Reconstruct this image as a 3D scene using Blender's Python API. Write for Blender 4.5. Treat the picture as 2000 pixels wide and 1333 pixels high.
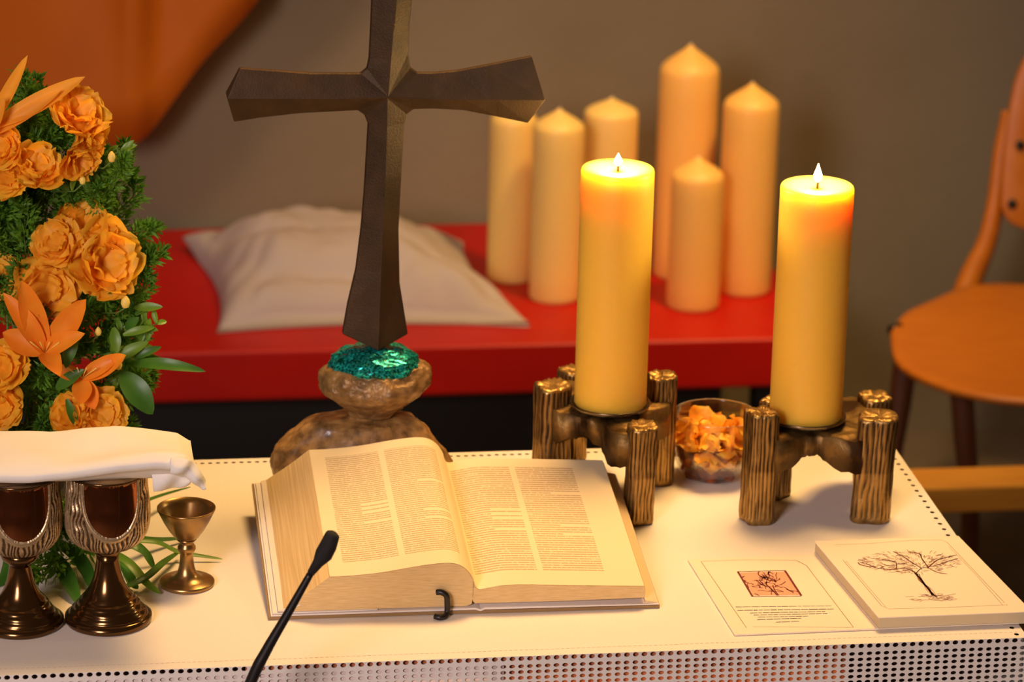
import bpy, math, random
import numpy as np
from mathutils import Vector, Matrix, noise
random.seed(7)
for o in list(bpy.data.objects): bpy.data.objects.remove(o)
S = bpy.context.scene
C = S.collection
R = math.radians
PI = math.pi

# ------------------------------------------------------------------ camera
T = 0.92                                   # height of the altar top
FPX = 6800.0; PITCH, ROLL, YAW = R(18.6), R(1.35), R(8.5)
FW = Vector((math.sin(YAW)*math.cos(PITCH), math.cos(YAW)*math.cos(PITCH), -math.sin(PITCH)))
RT = Vector((math.cos(YAW), -math.sin(YAW), 0)); UP = RT.cross(FW)
RT2 = RT*math.cos(ROLL)+UP*math.sin(ROLL); UP2 = -RT*math.sin(ROLL)+UP*math.cos(ROLL)
CAM = Vector((-0.640, -3.517, 2.308))
def ray(x, y): return FW*FPX + RT2*(x-1000) + UP2*(666.5-y)
def at(x, y, z):                           # point on the level z
    r = ray(x, y); return CAM + r*((z-CAM.z)/r.z)
def pl(x, y, Y):                           # point on the upright plane Y
    r = ray(x, y); return CAM + r*((Y-CAM.y)/r.y)
cd = bpy.data.cameras.new('camera'); cam = bpy.data.objects.new('camera', cd); C.objects.link(cam)
cd.sensor_width = 36; cd.lens = FPX/2000*36
M4 = Matrix((RT2, UP2, -FW)).transposed().to_4x4(); M4.translation = CAM
cam.matrix_world = M4
cd.clip_start = .1; cd.clip_end = 60
cd.dof.use_dof = True; cd.dof.focus_distance = 3.50; cd.dof.aperture_fstop = 7.0
S.camera = cam

# ------------------------------------------------------------------ world, lights, exposure
S.view_settings.view_transform = 'Standard'; S.view_settings.look = 'None'
S.view_settings.gamma = 1; S.view_settings.use_curve_mapping = False
S.view_settings.exposure = 0.0
w = bpy.data.worlds.new('world'); S.world = w; w.use_nodes = True
bg = w.node_tree.nodes['Background']; bg.inputs[0].default_value = (.60, .33, .15, 1); bg.inputs[1].default_value = .12

def area(name, loc, tgt, size, size_y, power, col, spread=180):
    l = bpy.data.lights.new(name, 'AREA'); l.shape = 'RECTANGLE'; l.size = size; l.size_y = size_y
    l.energy = power; l.color = col; l.spread = R(spread)
    o = bpy.data.objects.new(name, l); C.objects.link(o); o.location = loc
    o.rotation_euler = (Vector(tgt)-Vector(loc)).to_track_quat('-Z', 'Y').to_euler()
    return o
area('ceiling_lamp_light', (.35, .55, 3.2), (-.10, -.05, T), .9, .7, 10.3, (1, .60, .23), 58)
area('bench_fill_light', (.85, 1.30, 2.7), (.52, 1.98, .45), .3, .3, 4.6, (1, .60, .22), 52)  # added fill for the bench front and candles, no known lamp here
area('wall_fill_light', (-.25, 1.35, 3.3), (-.15, 2.66, 1.05), .5, .3, 5.5, (1, .66, .36), 75)  # added wash that brightens the upper wall, no known fixture
area('window_light', (-2.6, -4.6, 2.9), (-.2, .4, .7), 1.1, 1.7, 42, (.98, .80, .80), 85)

# ------------------------------------------------------------------ helpers
def mesh(name, vs, fs, mat=None, parent=None, smooth=True, uvs=None):
    me = bpy.data.meshes.new(name); me.from_pydata([tuple(v) for v in vs], [], [tuple(f) for f in fs]); me.update()
    if smooth: me.polygons.foreach_set('use_smooth', [True]*len(me.polygons))
    if uvs is not None:
        ul = me.uv_layers.new(name='UVMap')
        for lp in me.loops: ul.data[lp.index].uv = uvs[lp.vertex_index]
    o = bpy.data.objects.new(name, me); C.objects.link(o)
    if mat is not None:
        for m in (mat if isinstance(mat, (list, tuple)) else [mat]): me.materials.append(m)
    if parent is not None: o.parent = parent
    return o
def attr(o, name, vals):
    a = o.data.attributes.new(name, 'FLOAT', 'POINT'); a.data.foreach_set('value', list(vals))
def smooth_angle(o, deg=35):
    me = o.data; me.polygons.foreach_set('use_smooth', [True]*len(me.polygons))
    import bmesh
    bm = bmesh.new(); bm.from_mesh(me); bm.normal_update()
    for e in bm.edges:
        if len(e.link_faces) == 2 and e.calc_face_angle(0) > R(deg): e.smooth = False
    bm.to_mesh(me); bm.free(); return o
def tag(o, label=None, cat=None, group=None, kind=None):
    if label: o['label'] = label
    if cat: o['category'] = cat
    if group: o['group'] = group
    if kind: o['kind'] = kind
    return o
def empty(name, loc, label=None, cat=None, group=None, rz=0):
    o = bpy.data.objects.new(name, None); C.objects.link(o); o.location = loc; o.rotation_euler = (0, 0, rz)
    o.empty_display_size = .02
    return tag(o, label, cat, group)
class MB:
    def __init__(s): s.v = []; s.f = []
    def add(s, vs, fs):
        n = len(s.v); s.v += [Vector(v) for v in vs]; s.f += [tuple(i+n for i in f) for f in fs]; return s
    def box(s, x0, x1, y0, y1, z0, z1):
        return s.add([(x0,y0,z0),(x1,y0,z0),(x1,y1,z0),(x0,y1,z0),(x0,y0,z1),(x1,y0,z1),(x1,y1,z1),(x0,y1,z1)],
                     [(0,3,2,1),(4,5,6,7),(0,1,5,4),(1,2,6,5),(2,3,7,6),(3,0,4,7)])
    def tube(s, pts, rad, n=10, flat=1.0):
        pts = [Vector(p) for p in pts]; k = len(pts)
        rs = rad if isinstance(rad, (list, tuple)) else [rad]*k
        rings = []; side = None
        for i, p in enumerate(pts):
            d = (pts[min(i+1, k-1)]-pts[max(i-1, 0)]).normalized()
            if side is None:
                side = d.cross(Vector((0, 0, 1)))
                if side.length < .1: side = Vector((1, 0, 0))
            side = (side - d*side.dot(d)).normalized(); up = side.cross(d)
            rings.append([p+side*math.cos(a)*rs[i]+up*math.sin(a)*rs[i]*flat for a in [2*PI*j/n for j in range(n)]])
        vs = [v for r in rings for v in r]; fs = []
        for i in range(k-1):
            for j in range(n):
                a = i*n+j; b = i*n+(j+1) % n; fs.append((a, b, b+n, a+n))
        fs.append(tuple(range(n))[::-1]); fs.append(tuple((k-1)*n+j for j in range(n)))
        return s.add(vs, fs)
    def build(s, name, mat, parent=None, smooth=True): return mesh(name, s.v, s.f, mat, parent, smooth)
def bevel(o, w=.003, seg=3, ang=40):
    m = o.modifiers.new('bevel', 'BEVEL'); m.width = w; m.segments = seg; m.limit_method = 'ANGLE'; m.angle_limit = R(ang); return o
def catmull(pts, n=6):
    pts = [Vector(p) for p in pts]; out = []
    for i in range(len(pts)-1):
        p0 = pts[max(i-1, 0)]; p1 = pts[i]; p2 = pts[i+1]; p3 = pts[min(i+2, len(pts)-1)]
        for k in range(n):
            t = k/n
            out.append(.5*((2*p1)+(-p0+p2)*t+(2*p0-5*p1+4*p2-p3)*t*t+(-p0+3*p1-3*p2+p3)*t**3))
    out.append(pts[-1]); return out
def interp(xs, ys, x):
    return float(np.interp(x, xs, ys))
def lathe(name, prof, mat, parent=None, n=64, disp=None, at_=None):
    """prof = [(r, z)...]; disp(angle, i, r, z, v) -> (dr, attribute)"""
    vs = []; av = []
    for i, (r, z) in enumerate(prof):
        for j in range(n):
            a = 2*PI*j/n; dr, g = disp(a, i, r, z) if disp else (0, 0)
            vs.append(((r+dr)*math.cos(a), (r+dr)*math.sin(a), z)); av.append(g)
    fs = []
    for i in range(len(prof)-1):
        for j in range(n):
            a = i*n+j; b = i*n+(j+1) % n; fs.append((a, b, b+n, a+n))
    if prof[0][0] > 1e-5: fs.append(tuple(range(n))[::-1])
    if prof[-1][0] > 1e-5: fs.append(tuple((len(prof)-1)*n+j for j in range(n)))
    o = mesh(name, vs, fs, mat, parent)
    if disp: attr(o, 'groove', av)
    return o
def nz(p, s=1.0): return noise.noise(Vector(p)*s)

# ------------------------------------------------------------------ materials
def newmat(name):
    m = bpy.data.materials.new(name); m.use_nodes = True; nt = m.node_tree
    b = nt.nodes['Principled BSDF']; return m, nt, b
def N(nt, typ, **kw):
    n = nt.nodes.new(typ)
    for k, v in kw.items():
        if k.startswith('i_'):
            key = k[2:]; key = int(key) if key.isdigit() else key.replace('_', ' ')
            n.inputs[key].default_value = v
        else: setattr(n, k, v)
    return n
def simple(name, col, rough=.5, metal=0, col2=None, scale=20, detail=4, bump=0, bscale=None, stretch=None, sss=0, sssr=None, coat=0, spec=None, ssc=.02):
    m, nt, b = newmat(name); L = nt.links.new
    b.inputs['Base Color'].default_value = (*col, 1); b.inputs['Roughness'].default_value = rough
    b.inputs['Metallic'].default_value = metal
    if spec is not None: b.inputs['Specular IOR Level'].default_value = spec
    if coat: b.inputs['Coat Weight'].default_value = coat; b.inputs['Coat Roughness'].default_value = .15
    if sss:
        b.inputs['Subsurface Weight'].default_value = sss; b.inputs['Subsurface Radius'].default_value = sssr or (1, .5, .25)
        b.inputs['Subsurface Scale'].default_value = ssc
    tc = N(nt, 'ShaderNodeTexCoord'); mp = N(nt, 'ShaderNodeMapping'); L(tc.outputs['Object'], mp.inputs[0])
    if stretch: mp.inputs['Scale'].default_value = stretch
    if col2 is not None:
        t = N(nt, 'ShaderNodeTexNoise', i_Scale=scale, i_Detail=detail); L(mp.outputs[0], t.inputs['Vector'])
        r = N(nt, 'ShaderNodeValToRGB'); r.color_ramp.elements[0].position = .35; r.color_ramp.elements[1].position = .65
        r.color_ramp.elements[0].color = (*col, 1); r.color_ramp.elements[1].color = (*col2, 1)
        L(t.outputs['Fac'], r.inputs[0]); L(r.outputs[0], b.inputs['Base Color'])
    if bump:
        t2 = N(nt, 'ShaderNodeTexNoise', i_Scale=bscale or scale, i_Detail=6); L(mp.outputs[0], t2.inputs['Vector'])
        bp = N(nt, 'ShaderNodeBump', i_Strength=bump, i_Distance=.002); L(t2.outputs['Fac'], bp.inputs['Height']); L(bp.outputs[0], b.inputs['Normal'])
    return m
def grooved(name, hi, lo, rough=.35, metal=.8, bump=.3, bscale=300, lo_rough=.6):
    """metal whose patina follows the modelled grooves, plus the shade painted on the upper legs"""
    m, nt, b = newmat(name); L = nt.links.new
    a = N(nt, 'ShaderNodeAttribute', attribute_name='groove')
    tc = N(nt, 'ShaderNodeTexCoord'); t = N(nt, 'ShaderNodeTexNoise', i_Scale=60.0, i_Detail=5); L(tc.outputs['Object'], t.inputs['Vector'])
    ad = N(nt, 'ShaderNodeMath', operation='MULTIPLY_ADD'); L(t.outputs['Fac'], ad.inputs[0]); ad.inputs[1].default_value = .7; ad.inputs[2].default_value = -.35
    s2 = N(nt, 'ShaderNodeMath', operation='ADD', use_clamp=True); L(a.outputs['Fac'], s2.inputs[0]); L(ad.outputs[0], s2.inputs[1])
    mx = N(nt, 'ShaderNodeMix', data_type='RGBA'); mx.inputs['A'].default_value = (*hi, 1); mx.inputs['B'].default_value = (*lo, 1)
    L(s2.outputs[0], mx.inputs['Factor']); L(mx.outputs['Result'], b.inputs['Base Color'])
    mr = N(nt, 'ShaderNodeMapRange'); L(s2.outputs[0], mr.inputs[0]); mr.inputs['To Min'].default_value = rough; mr.inputs['To Max'].default_value = lo_rough
    L(mr.outputs[0], b.inputs['Roughness']); b.inputs['Metallic'].default_value = metal
    t2 = N(nt, 'ShaderNodeTexNoise', i_Scale=float(bscale), i_Detail=4); L(tc.outputs['Object'], t2.inputs['Vector'])
    bp = N(nt, 'ShaderNodeBump', i_Strength=bump, i_Distance=.001); L(t2.outputs['Fac'], bp.inputs['Height']); L(bp.outputs[0], b.inputs['Normal'])
    return m
def emis(name, col, strength):
    m, nt, b = newmat(name); b.inputs['Base Color'].default_value = (*col, 1)
    b.inputs['Emission Color'].default_value = (*col, 1); b.inputs['Emission Strength'].default_value = strength; return m

M = {}
M['wall'] = simple('wall_plaster', (.255, .208, .128), .85, col2=(.225, .182, .108), scale=3, bump=.5, bscale=60)
M['floor'] = simple('floor_stone', (.20, .155, .10), .7, col2=(.16, .12, .08), scale=4, bump=.2)
M['linen'] = simple('white_linen', (.83, .76, .66), .85, col2=(.80, .725, .625), scale=500, bump=.15, bscale=1500, spec=.15)
M['linen_soft'] = simple('linen_napkin', (.84, .78, .68), .85, bump=.12, bscale=900, spec=.15)
M['stitch'] = simple('stitch_thread', (.58, .47, .36), .9)
M['red'] = simple('red_lacquer', (.47, .006, .002), .45, col2=(.41, .005, .002), scale=8, spec=.3)
M['black'] = simple('black_paint_and_shade', (.004, .0035, .003), .6)  # paint of the bench legs, and the shade below the seat
M['grey_leg'] = simple('brown_leg_paint', (.02, .014, .01), .6)
M['pillow'] = simple('pillow_cotton', (.46, .40, .375), .9, bump=.2, bscale=300, spec=.1)
M['wax_lit'] = simple('beeswax_candle', (1.0, .525, .055), .42, sss=1, sssr=(1, 1.05, .7), ssc=.028)
M['wax_a'] = simple('cream_wax_orange', (.99, .56, .14), .45, sss=.6, sssr=(1, .45, .15))
M['wax_b'] = simple('cream_wax_yellow', (.97, .66, .20), .45, sss=.6, sssr=(1, .5, .18))
M['wick'] = simple('charred_wick', (.02, .012, .008), .9)
M['flame'] = emis('candle_flame', (1, .74, .34), 45)
M['cross'] = simple('dark_bronze', (.062, .031, .010), .55, .55, col2=(.044, .022, .007), scale=40, bump=.22, bscale=500)
M['bronze'] = grooved('cast_bronze', (.50, .30, .09), (.045, .020, .006), .33, .85, .5, 260)
M['dish'] = simple('dish_metal', (.22, .17, .10), .25, .95)
M['chal'] = grooved('chalice_relief', (.64, .46, .25), (.09, .04, .015), .32, .8, .15, 400, .5)
M['chal_smooth'] = simple('polished_dark_bronze', (.17, .085, .032), .17, .93, col2=(.13, .075, .03), scale=25)
M['goblet'] = simple('brass_goblet', (.44, .26, .09), .30, .9, col2=(.30, .19, .08), scale=40)
M['stone'] = simple('brown_stone', (.46, .25, .075), .5, col2=(.15, .075, .022), scale=75, detail=8, bump=1, bscale=90, coat=.3)
M['stone_gold'] = simple('golden_stone', (.40, .23, .08), .42, .35, col2=(.18, .10, .035), scale=70, detail=8, bump=1, bscale=150)
M['wood'] = simple('orange_beech', (.58, .185, .012), .42, col2=(.52, .155, .010), scale=14, stretch=(1, 6, 1))
M['wood_dark'] = simple('brown_wood_leg', (.13, .04, .015), .5)
M['rail'] = simple('golden_beech', (.95, .46, .06), .45, col2=(.85, .38, .05), scale=10, stretch=(1, 10, 10))
M['altar'] = simple('altar_oak', (.06, .02, .01), .5, col2=(.045, .016, .008), scale=14, stretch=(1, 8, 8))
M['frontal_red'] = simple('frontal_terracotta', (.46, .13, .045), .85, bump=.2, bscale=500)
M['frontal_lilac'] = simple('frontal_pale_lining', (.72, .58, .52), .85, bump=.2, bscale=500)
M['frontal_dark'] = simple('frontal_black', (.02, .006, .004), .85)
M['drape'] = simple('orange_silk', (.56, .135, .004), .6, col2=(.50, .115, .003), scale=5, spec=.3)
M['cover'] = simple('book_cloth', (.72, .55, .33), .6)
M['cover_brown'] = simple('book_cloth_brown', (.30, .18, .07), .6)
M['endpaper'] = simple('endpaper', (.80, .72, .64), .7)
M['metal_black'] = simple('black_metal', (.008, .006, .005), .4)
M['mic'] = simple('mic_foam', (.010, .007, .005), .75, bump=.6, bscale=900)
M['print'] = simple('brown_ink', (.28, .10, .045), .8)
M['print_red'] = simple('dark_red_ink', (.16, .012, .006), .8)
M['print_tint'] = simple('pale_red_tint', (.72, .36, .22), .8)
M['ink'] = simple('black_ink', (.04, .02, .015), .8)
M['ink_grey'] = simple('grey_ink', (.25, .16, .10), .8)
M['paper'] = simple('booklet_paper', (.86, .73, .56), .75, spec=.2)
M['paper_edge'] = simple('booklet_edge', (.62, .50, .30), .8)
M['vase'] = simple('dark_vase', (.012, .012, .010), .3)

def leafmat(name, c1, c2, tr=.25, rough=.5, scale=30):
    m = simple(name, c1, rough, col2=c2, scale=scale)
    nt = m.node_tree; b = nt.nodes['Principled BSDF']
    t = N(nt, 'ShaderNodeBsdfTranslucent'); mx = N(nt, 'ShaderNodeMixShader'); mx.inputs[0].default_value = tr
    src = b.inputs['Base Color'].links[0].from_socket
    nt.links.new(src, t.inputs[0]); out = nt.nodes['Material Output']
    nt.links.new(b.outputs[0], mx.inputs[1]); nt.links.new(t.outputs[0], mx.inputs[2]); nt.links.new(mx.outputs[0], out.inputs[0])
    return m
M['petal'] = leafmat('orange_petal', (1.0, .47, .02), (1.0, .60, .04), .45, .55, 30)
M['petal_y'] = leafmat('amber_petal', (1.0, .58, .05), (.98, .50, .03), .45, .55, 30)
M['petal_l'] = leafmat('lily_petal', (.95, .27, .015), (.97, .34, .02), .3, .5, 40)
M['petal_top'] = leafmat('pointed_yellow_petal', (.95, .45, .04), (.93, .38, .03), .35, .5, 20)
M['potpourri'] = leafmat('dried_petal', (1.0, .40, .012), (1.0, .62, .05), .12, .6, 60)
M['potpourri_dark'] = leafmat('dried_petal_brown', (.16, .035, .008), (.55, .14, .01), .1, .6, 60)
M['fern'] = leafmat('fern_green', (.075, .21, .012), (.17, .38, .025), .35, .6, 20)
M['leaf'] = leafmat('leaf_green', (.04, .14, .015), (.075, .22, .02), .3, .4, 25)
M['leaf_l'] = leafmat('leaf_light_green', (.20, .36, .03), (.12, .26, .02), .3, .4, 25)
M['bud'] = simple('bud_yellow', (.85, .62, .12), .5)
M['stem'] = simple('stem_green', (.08, .16, .02), .6)

g, nt, b = newmat('clear_glass'); M['glass'] = g
b.inputs['Base Color'].default_value = (1, 1, 1, 1); b.inputs['Roughness'].default_value = .03; b.inputs['Metallic'].default_value = 1
tr = N(nt, 'ShaderNodeBsdfTransparent'); tr.inputs[0].default_value = (.97, .965, .95, 1); lw = N(nt, 'ShaderNodeLayerWeight', i_Blend=.35)
mr = N(nt, 'ShaderNodeMapRange'); nt.links.new(lw.outputs['Fresnel'], mr.inputs[0]); mr.inputs['To Min'].default_value = .01; mr.inputs['To Max'].default_value = .42
mx = N(nt, 'ShaderNodeMixShader'); nt.links.new(mr.outputs[0], mx.inputs[0]); nt.links.new(tr.outputs[0], mx.inputs[1]); nt.links.new(b.outputs[0], mx.inputs[2])
nt.links.new(mx.outputs[0], nt.nodes['Material Output'].inputs[0])
# teal crystals
m, nt, b = newmat('teal_crystal'); M['teal'] = m; L = nt.links.new
tc = N(nt, 'ShaderNodeTexCoord'); v = N(nt, 'ShaderNodeTexVoronoi', i_Scale=520.0); L(tc.outputs['Object'], v.inputs['Vector'])
r = N(nt, 'ShaderNodeValToRGB'); r.color_ramp.elements[0].position = .3; r.color_ramp.elements[1].position = .9; r.color_ramp.elements[0].color = (.0, .07, .045, 1); r.color_ramp.elements[1].color = (.02, .70, .62, 1)
L(v.outputs['Color'], r.inputs[0]); L(r.outputs[0], b.inputs['Base Color'])
bp = N(nt, 'ShaderNodeBump', i_Strength=1.0, i_Distance=.004); L(v.outputs['Color'], bp.inputs['Height']); L(bp.outputs[0], b.inputs['Normal'])
b.inputs['Roughness'].default_value = .28; b.inputs['Metallic'].default_value = .6
# page block edges (fine leaves)
def edgemat(name, c1, c2, axis):
    m, nt, b = newmat(name); L = nt.links.new
    tc = N(nt, 'ShaderNodeTexCoord'); mp = N(nt, 'ShaderNodeMapping'); L(tc.outputs['Object'], mp.inputs[0]); mp.inputs['Scale'].default_value = axis
    t = N(nt, 'ShaderNodeTexNoise', i_Scale=1.0, i_Detail=3); L(mp.outputs[0], t.inputs['Vector'])
    r = N(nt, 'ShaderNodeValToRGB'); r.color_ramp.elements[0].position = .3; r.color_ramp.elements[1].position = .7
    r.color_ramp.elements[0].color = (*c1, 1); r.color_ramp.elements[1].color = (*c2, 1)
    L(t.outputs['Fac'], r.inputs[0]); L(r.outputs[0], b.inputs['Base Color']); b.inputs['Roughness'].default_value = .8
    b.inputs['Specular IOR Level'].default_value = .1
    bp = N(nt, 'ShaderNodeBump', i_Strength=.4, i_Distance=.001); L(t.outputs['Fac'], bp.inputs['Height']); L(bp.outputs[0], b.inputs['Normal'])
    return m
M['edge'] = edgemat('page_edges', (.66, .44, .18), (.80, .57, .27), (60, 8, 800))
# printed bible page: two columns of small print, drawn from the page's own UV
def pagemat(name, u0, u1, g0, g1, v0, v1, lines, short):
    m, nt, b = newmat(name); L = nt.links.new
    uv = N(nt, 'ShaderNodeUVMap'); sp = N(nt, 'ShaderNodeSeparateXYZ'); L(uv.outputs[0], sp.inputs[0])
    def mt(op, a, bb=None, c=None, clamp=False):
        n = N(nt, 'ShaderNodeMath', operation=op, use_clamp=clamp)
        for i, x in enumerate((a, bb, c)):
            if x is None: continue
            if isinstance(x, (int, float)): n.inputs[i].default_value = x
            else: L(x, n.inputs[i])
        return n.outputs[0]
    U, V = sp.outputs[0], sp.outputs[1]
    ln = mt('MULTIPLY', V, float(lines)); fr = mt('FRACT', ln); fl = mt('FLOOR', ln)
    bar = mt('MULTIPLY', mt('GREATER_THAN', fr, .28), mt('LESS_THAN', fr, .80))
    incol = mt('ADD', mt('MULTIPLY', mt('GREATER_THAN', U, u0), mt('LESS_THAN', U, g0)), mt('MULTIPLY', mt('GREATER_THAN', U, g1), mt('LESS_THAN', U, u1)))
    inv = mt('MULTIPLY', mt('GREATER_THAN', V, v0), mt('LESS_THAN', V, v1))
    cx = N(nt, 'ShaderNodeCombineXYZ'); L(mt('MULTIPLY', U, 70.0), cx.inputs[0]); L(mt('MULTIPLY', fl, 7.31), cx.inputs[1])
    t = N(nt, 'ShaderNodeTexNoise', i_Scale=1.0, i_Detail=1.5); L(cx.outputs[0], t.inputs['Vector'])
    wd = N(nt, 'ShaderNodeMapRange', clamp=True); L(t.outputs['Fac'], wd.inputs[0]); wd.inputs['From Min'].default_value = .30; wd.inputs['From Max'].default_value = .46
    wd.inputs['To Min'].default_value = .25; wd.inputs['To Max'].default_value = .85
    # paragraph ends: some lines stop short
    cy = N(nt, 'ShaderNodeCombineXYZ'); L(mt('MULTIPLY', fl, 3.7), cy.inputs[0]); L(mt('MULTIPLY', mt('GREATER_THAN', U, g0), 11.3), cy.inputs[1])
    wn = N(nt, 'ShaderNodeTexWhiteNoise', noise_dimensions='2D'); L(cy.outputs[0], wn.inputs['Vector'])
    fac = mt('MULTIPLY', mt('MULTIPLY', bar, incol), mt('MULTIPLY', inv, wd.outputs[0]))
    loc = mt('FRACT', mt('MULTIPLY', mt('SUBTRACT', U, u0), 1/(g1-u0)))
    keep = mt('MAXIMUM', mt('GREATER_THAN', wn.outputs['Value'], short), mt('LESS_THAN', loc, .45))
    fac = mt('MULTIPLY', fac, keep)
    mx = N(nt, 'ShaderNodeMix', data_type='RGBA'); mx.inputs['A'].default_value = (.86, .70, .43, 1); mx.inputs['B'].default_value = (.28, .13, .04, 1)
    L(mt('MULTIPLY', fac, .62), mx.inputs['Factor']); L(mx.outputs['Result'], b.inputs['Base Color'])
    b.inputs['Roughness'].default_value = .8; b.inputs['Specular IOR Level'].default_value = .1
    return m
M['pageL'] = pagemat('printed_left_page', .10, .88, .47, .51, .10, .93, 64, .05)
M['pageR'] = pagemat('printed_right_page', .07, .80, .42, .455, .10, .93, 58, .06)

# ------------------------------------------------------------------ the room
WY = 2.66
o = mesh('wall_back', [(-4, WY, 0), (4, WY, 0), (4, WY, 3.8), (-4, WY, 3.8), (-4, WY+.2, 0), (4, WY+.2, 0), (4, WY+.2, 3.8), (-4, WY+.2, 3.8)],
         [(0,1,2,3),(1,5,6,2),(5,4,7,6),(4,0,3,7),(3,2,6,7),(0,4,5,1)], M['wall'], smooth=False); tag(o, kind='structure')
o = mesh('floor', [(-4, -5.5, 0), (4, -5.5, 0), (4, WY, 0), (-4, WY, 0)], [(0,1,2,3)], M['floor'], smooth=False); tag(o, kind='structure')

# ------------------------------------------------------------------ the altar table
TX0, TX1, TY0, TY1 = -1.15, .357, -.402, .172
t = empty('altar_table', (-.4, -.1, 0), 'dark wooden altar table hidden under the white holed cloth', 'table')
def ch(o, t): o.location = Vector(o.location)-Vector(t.location); return o   # world-built mesh parented to an unrotated empty
mb = MB(); mb.box(TX0+.02, TX1-.012, TY0+.010, TY1-.012, T-.045, T-.0022); ch(bevel(mb.build('tabletop', M['altar'], t, False), .002), t)
for x in (TX0+.05, TX1-.10):
    for y in (TY0+.04, TY1-.10):
        mb = MB(); mb.box(x, x+.06, y, y+.06, 0, T-.045); ch(bevel(mb.build('leg', M['altar'], t, False), .004), t)
mb = MB(); mb.box(TX0+.11, TX1-.10, TY0+.05, TY0+.07, .25, T-.045); ch(mb.build('front_panel', M['altar'], t, False), t)

# cloth pieces hung under the holed cloth at the front
def frontal(name, x0, x1, ztop, mat, label, cat, dy=0):
    mb = MB(); n = 40; vs = []; fs = []
    for i in range(n+1):
        x = x0+(x1-x0)*i/n
        for z in (ztop, .62):
            vs.append((x, TY0+dy+.0014+.0004*math.sin(x*60), z)); vs.append((x, TY0+dy+.0026+.0004*math.sin(x*60), z))
    for i in range(n):
        a = i*4; fs += [(a, a+4, a+6, a+2), (a+1, a+3, a+7, a+5), (a, a+1, a+5, a+4), (a+2, a+6, a+7, a+3)]
    fs += [(0, 2, 3, 1), (4*n, 4*n+1, 4*n+3, 4*n+2)]
    return tag(mesh(name, vs, fs, mat), label, cat)
frontal('altar_frontal', pl(480, 1310, TY0).x, pl(1660, 1290, TY0).x, T-.003, M['frontal_red'], 'terracotta cloth hanging behind the holed cloth front in the middle', 'cloth', .0032)
frontal('cloth_lining', TX0+.03, pl(985, 1310, TY0).x, T-.0078, M['frontal_lilac'], 'pale lining cloth hanging behind the holed cloth front at the left', 'cloth')

# holed white table cloth: top sheet, one row of holes near back and right edges, holed drop in front
cl = empty('tablecloth', (-.4, -.1, T), 'white tablecloth with rows of round holes along its edges and drop', 'tablecloth')
mb = MB()
def cell(p00, ux, uy, cx, cy, hx, hy, n=16):
    """square cell p00, edge vectors ux, uy; elliptical hole centre (cx, cy) and radii in cell units"""
    vs = []; ox = []
    for k in range(n):
        a = 2*PI*k/n+PI/4; c, s = math.cos(a), math.sin(a); q = max(abs(c), abs(s))
        ox.append((.5+.5*c/q, .5+.5*s/q)); vs.append((cx+hx*c, cy+hy*s))
    allv = [p00+ux*a+uy*b2 for a, b2 in vs]+[p00+ux*a+uy*b2 for a, b2 in ox]
    mb.add(allv, [(k, k+n, (k+1) % n+n, (k+1) % n) for k in range(n)])
P = .0088                                                     # hole pitch
EB, ER = .016, .0135                                           # width of the holed bands
x1b = TX1-ER; y1b = TY1-EB
mb.add([(TX0, TY0+.0, T), (x1b, TY0, T), (x1b, y1b, T), (TX0, y1b, T)], [(0, 1, 2, 3)])
nb = int((TX1-TX0)/P)
for i in range(nb):                                          # back band
    x = TX1-(i+1)*P
    cell(Vector((x, y1b, T)), Vector((P, 0, 0)), Vector((0, P, 0)), .5, .5, .30, .26)
mb.add([(TX1-nb*P, y1b+P, T), (TX1, y1b+P, T), (TX1, TY1, T), (TX1-nb*P, TY1, T)], [(0, 1, 2, 3)])
nr = int((y1b-TY0)/P)
PR = .0168; nr = int((y1b-TY0)/PR)
for i in range(nr):
    jx = random.uniform(-.05, .05)
    cell(Vector((x1b, TY0+i*PR, T)), Vector((P, 0, 0)), Vector((0, PR, 0)), .5+jx, .5+jx, .28, .17)
mb.add([(x1b, TY0+nr*PR, T), (x1b+P, TY0+nr*PR, T), (x1b+P, y1b, T), (x1b, y1b, T)], [(0, 1, 2, 3)])
mb.add([(x1b+P, TY0, T), (TX1, TY0, T), (TX1, y1b, T), (x1b+P, y1b, T)], [(0, 1, 2, 3)])
top = ch(mb.build('top_sheet', M['linen'], cl, False), cl)
mb = MB(); mb.add([(TX1, TY0, T), (TX1, TY1, T), (TX1+.004, TY1, .70), (TX1+.004, TY0, .70)], [(0, 1, 2, 3)])
mb.add([(TX0, TY1, T), (TX1, TY1, T), (TX1, TY1+.004, .70), (TX0, TY1+.004, .70)], [(0, 1, 2, 3)])
ch(mb.build('side_drop', M['linen'], cl, False), cl)
mb = MB(); rows = [(.0072, .0)]                              # first hole row sits on the fold
XL = -.74; nx = int((TX1-XL)/P)
zs = [0, .0078]; 
for k in range(9): zs.append(zs[-1]+.0062)
for k in range(len(zs)-1):
    h = zs[k+1]-zs[k]
    for i in range(nx):
        x = TX1-(i+1)*P
        jz = .05*nz((x*30, k, 0)); jx = .04*nz((x*50, k+9, 3))
        cyk = .66 if k == 0 else .5
        cell(Vector((x, TY0, T-zs[k+1])), Vector((P, 0, 0)), Vector((0, 0, h)), .5+jx, cyk+jz, .335, .31 if k == 0 else .33)
xa = TX1-nx*P
mb.add([(xa, TY0, .60), (TX1, TY0, .60), (TX1, TY0, T-zs[-1]), (xa, TY0, T-zs[-1])], [(0, 1, 2, 3)])
mb.add([(TX0, TY0, .60), (xa, TY0, .60), (xa, TY0, T), (TX0, TY0, T)], [(0, 1, 2, 3)])
drop = ch(mb.build('front_drop', M['linen'], cl, False), cl)
sd = drop.modifiers.new('thick', 'SOLIDIFY'); sd.thickness = .0009; sd.offset = 1
mb = MB(); x = -.74
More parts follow.
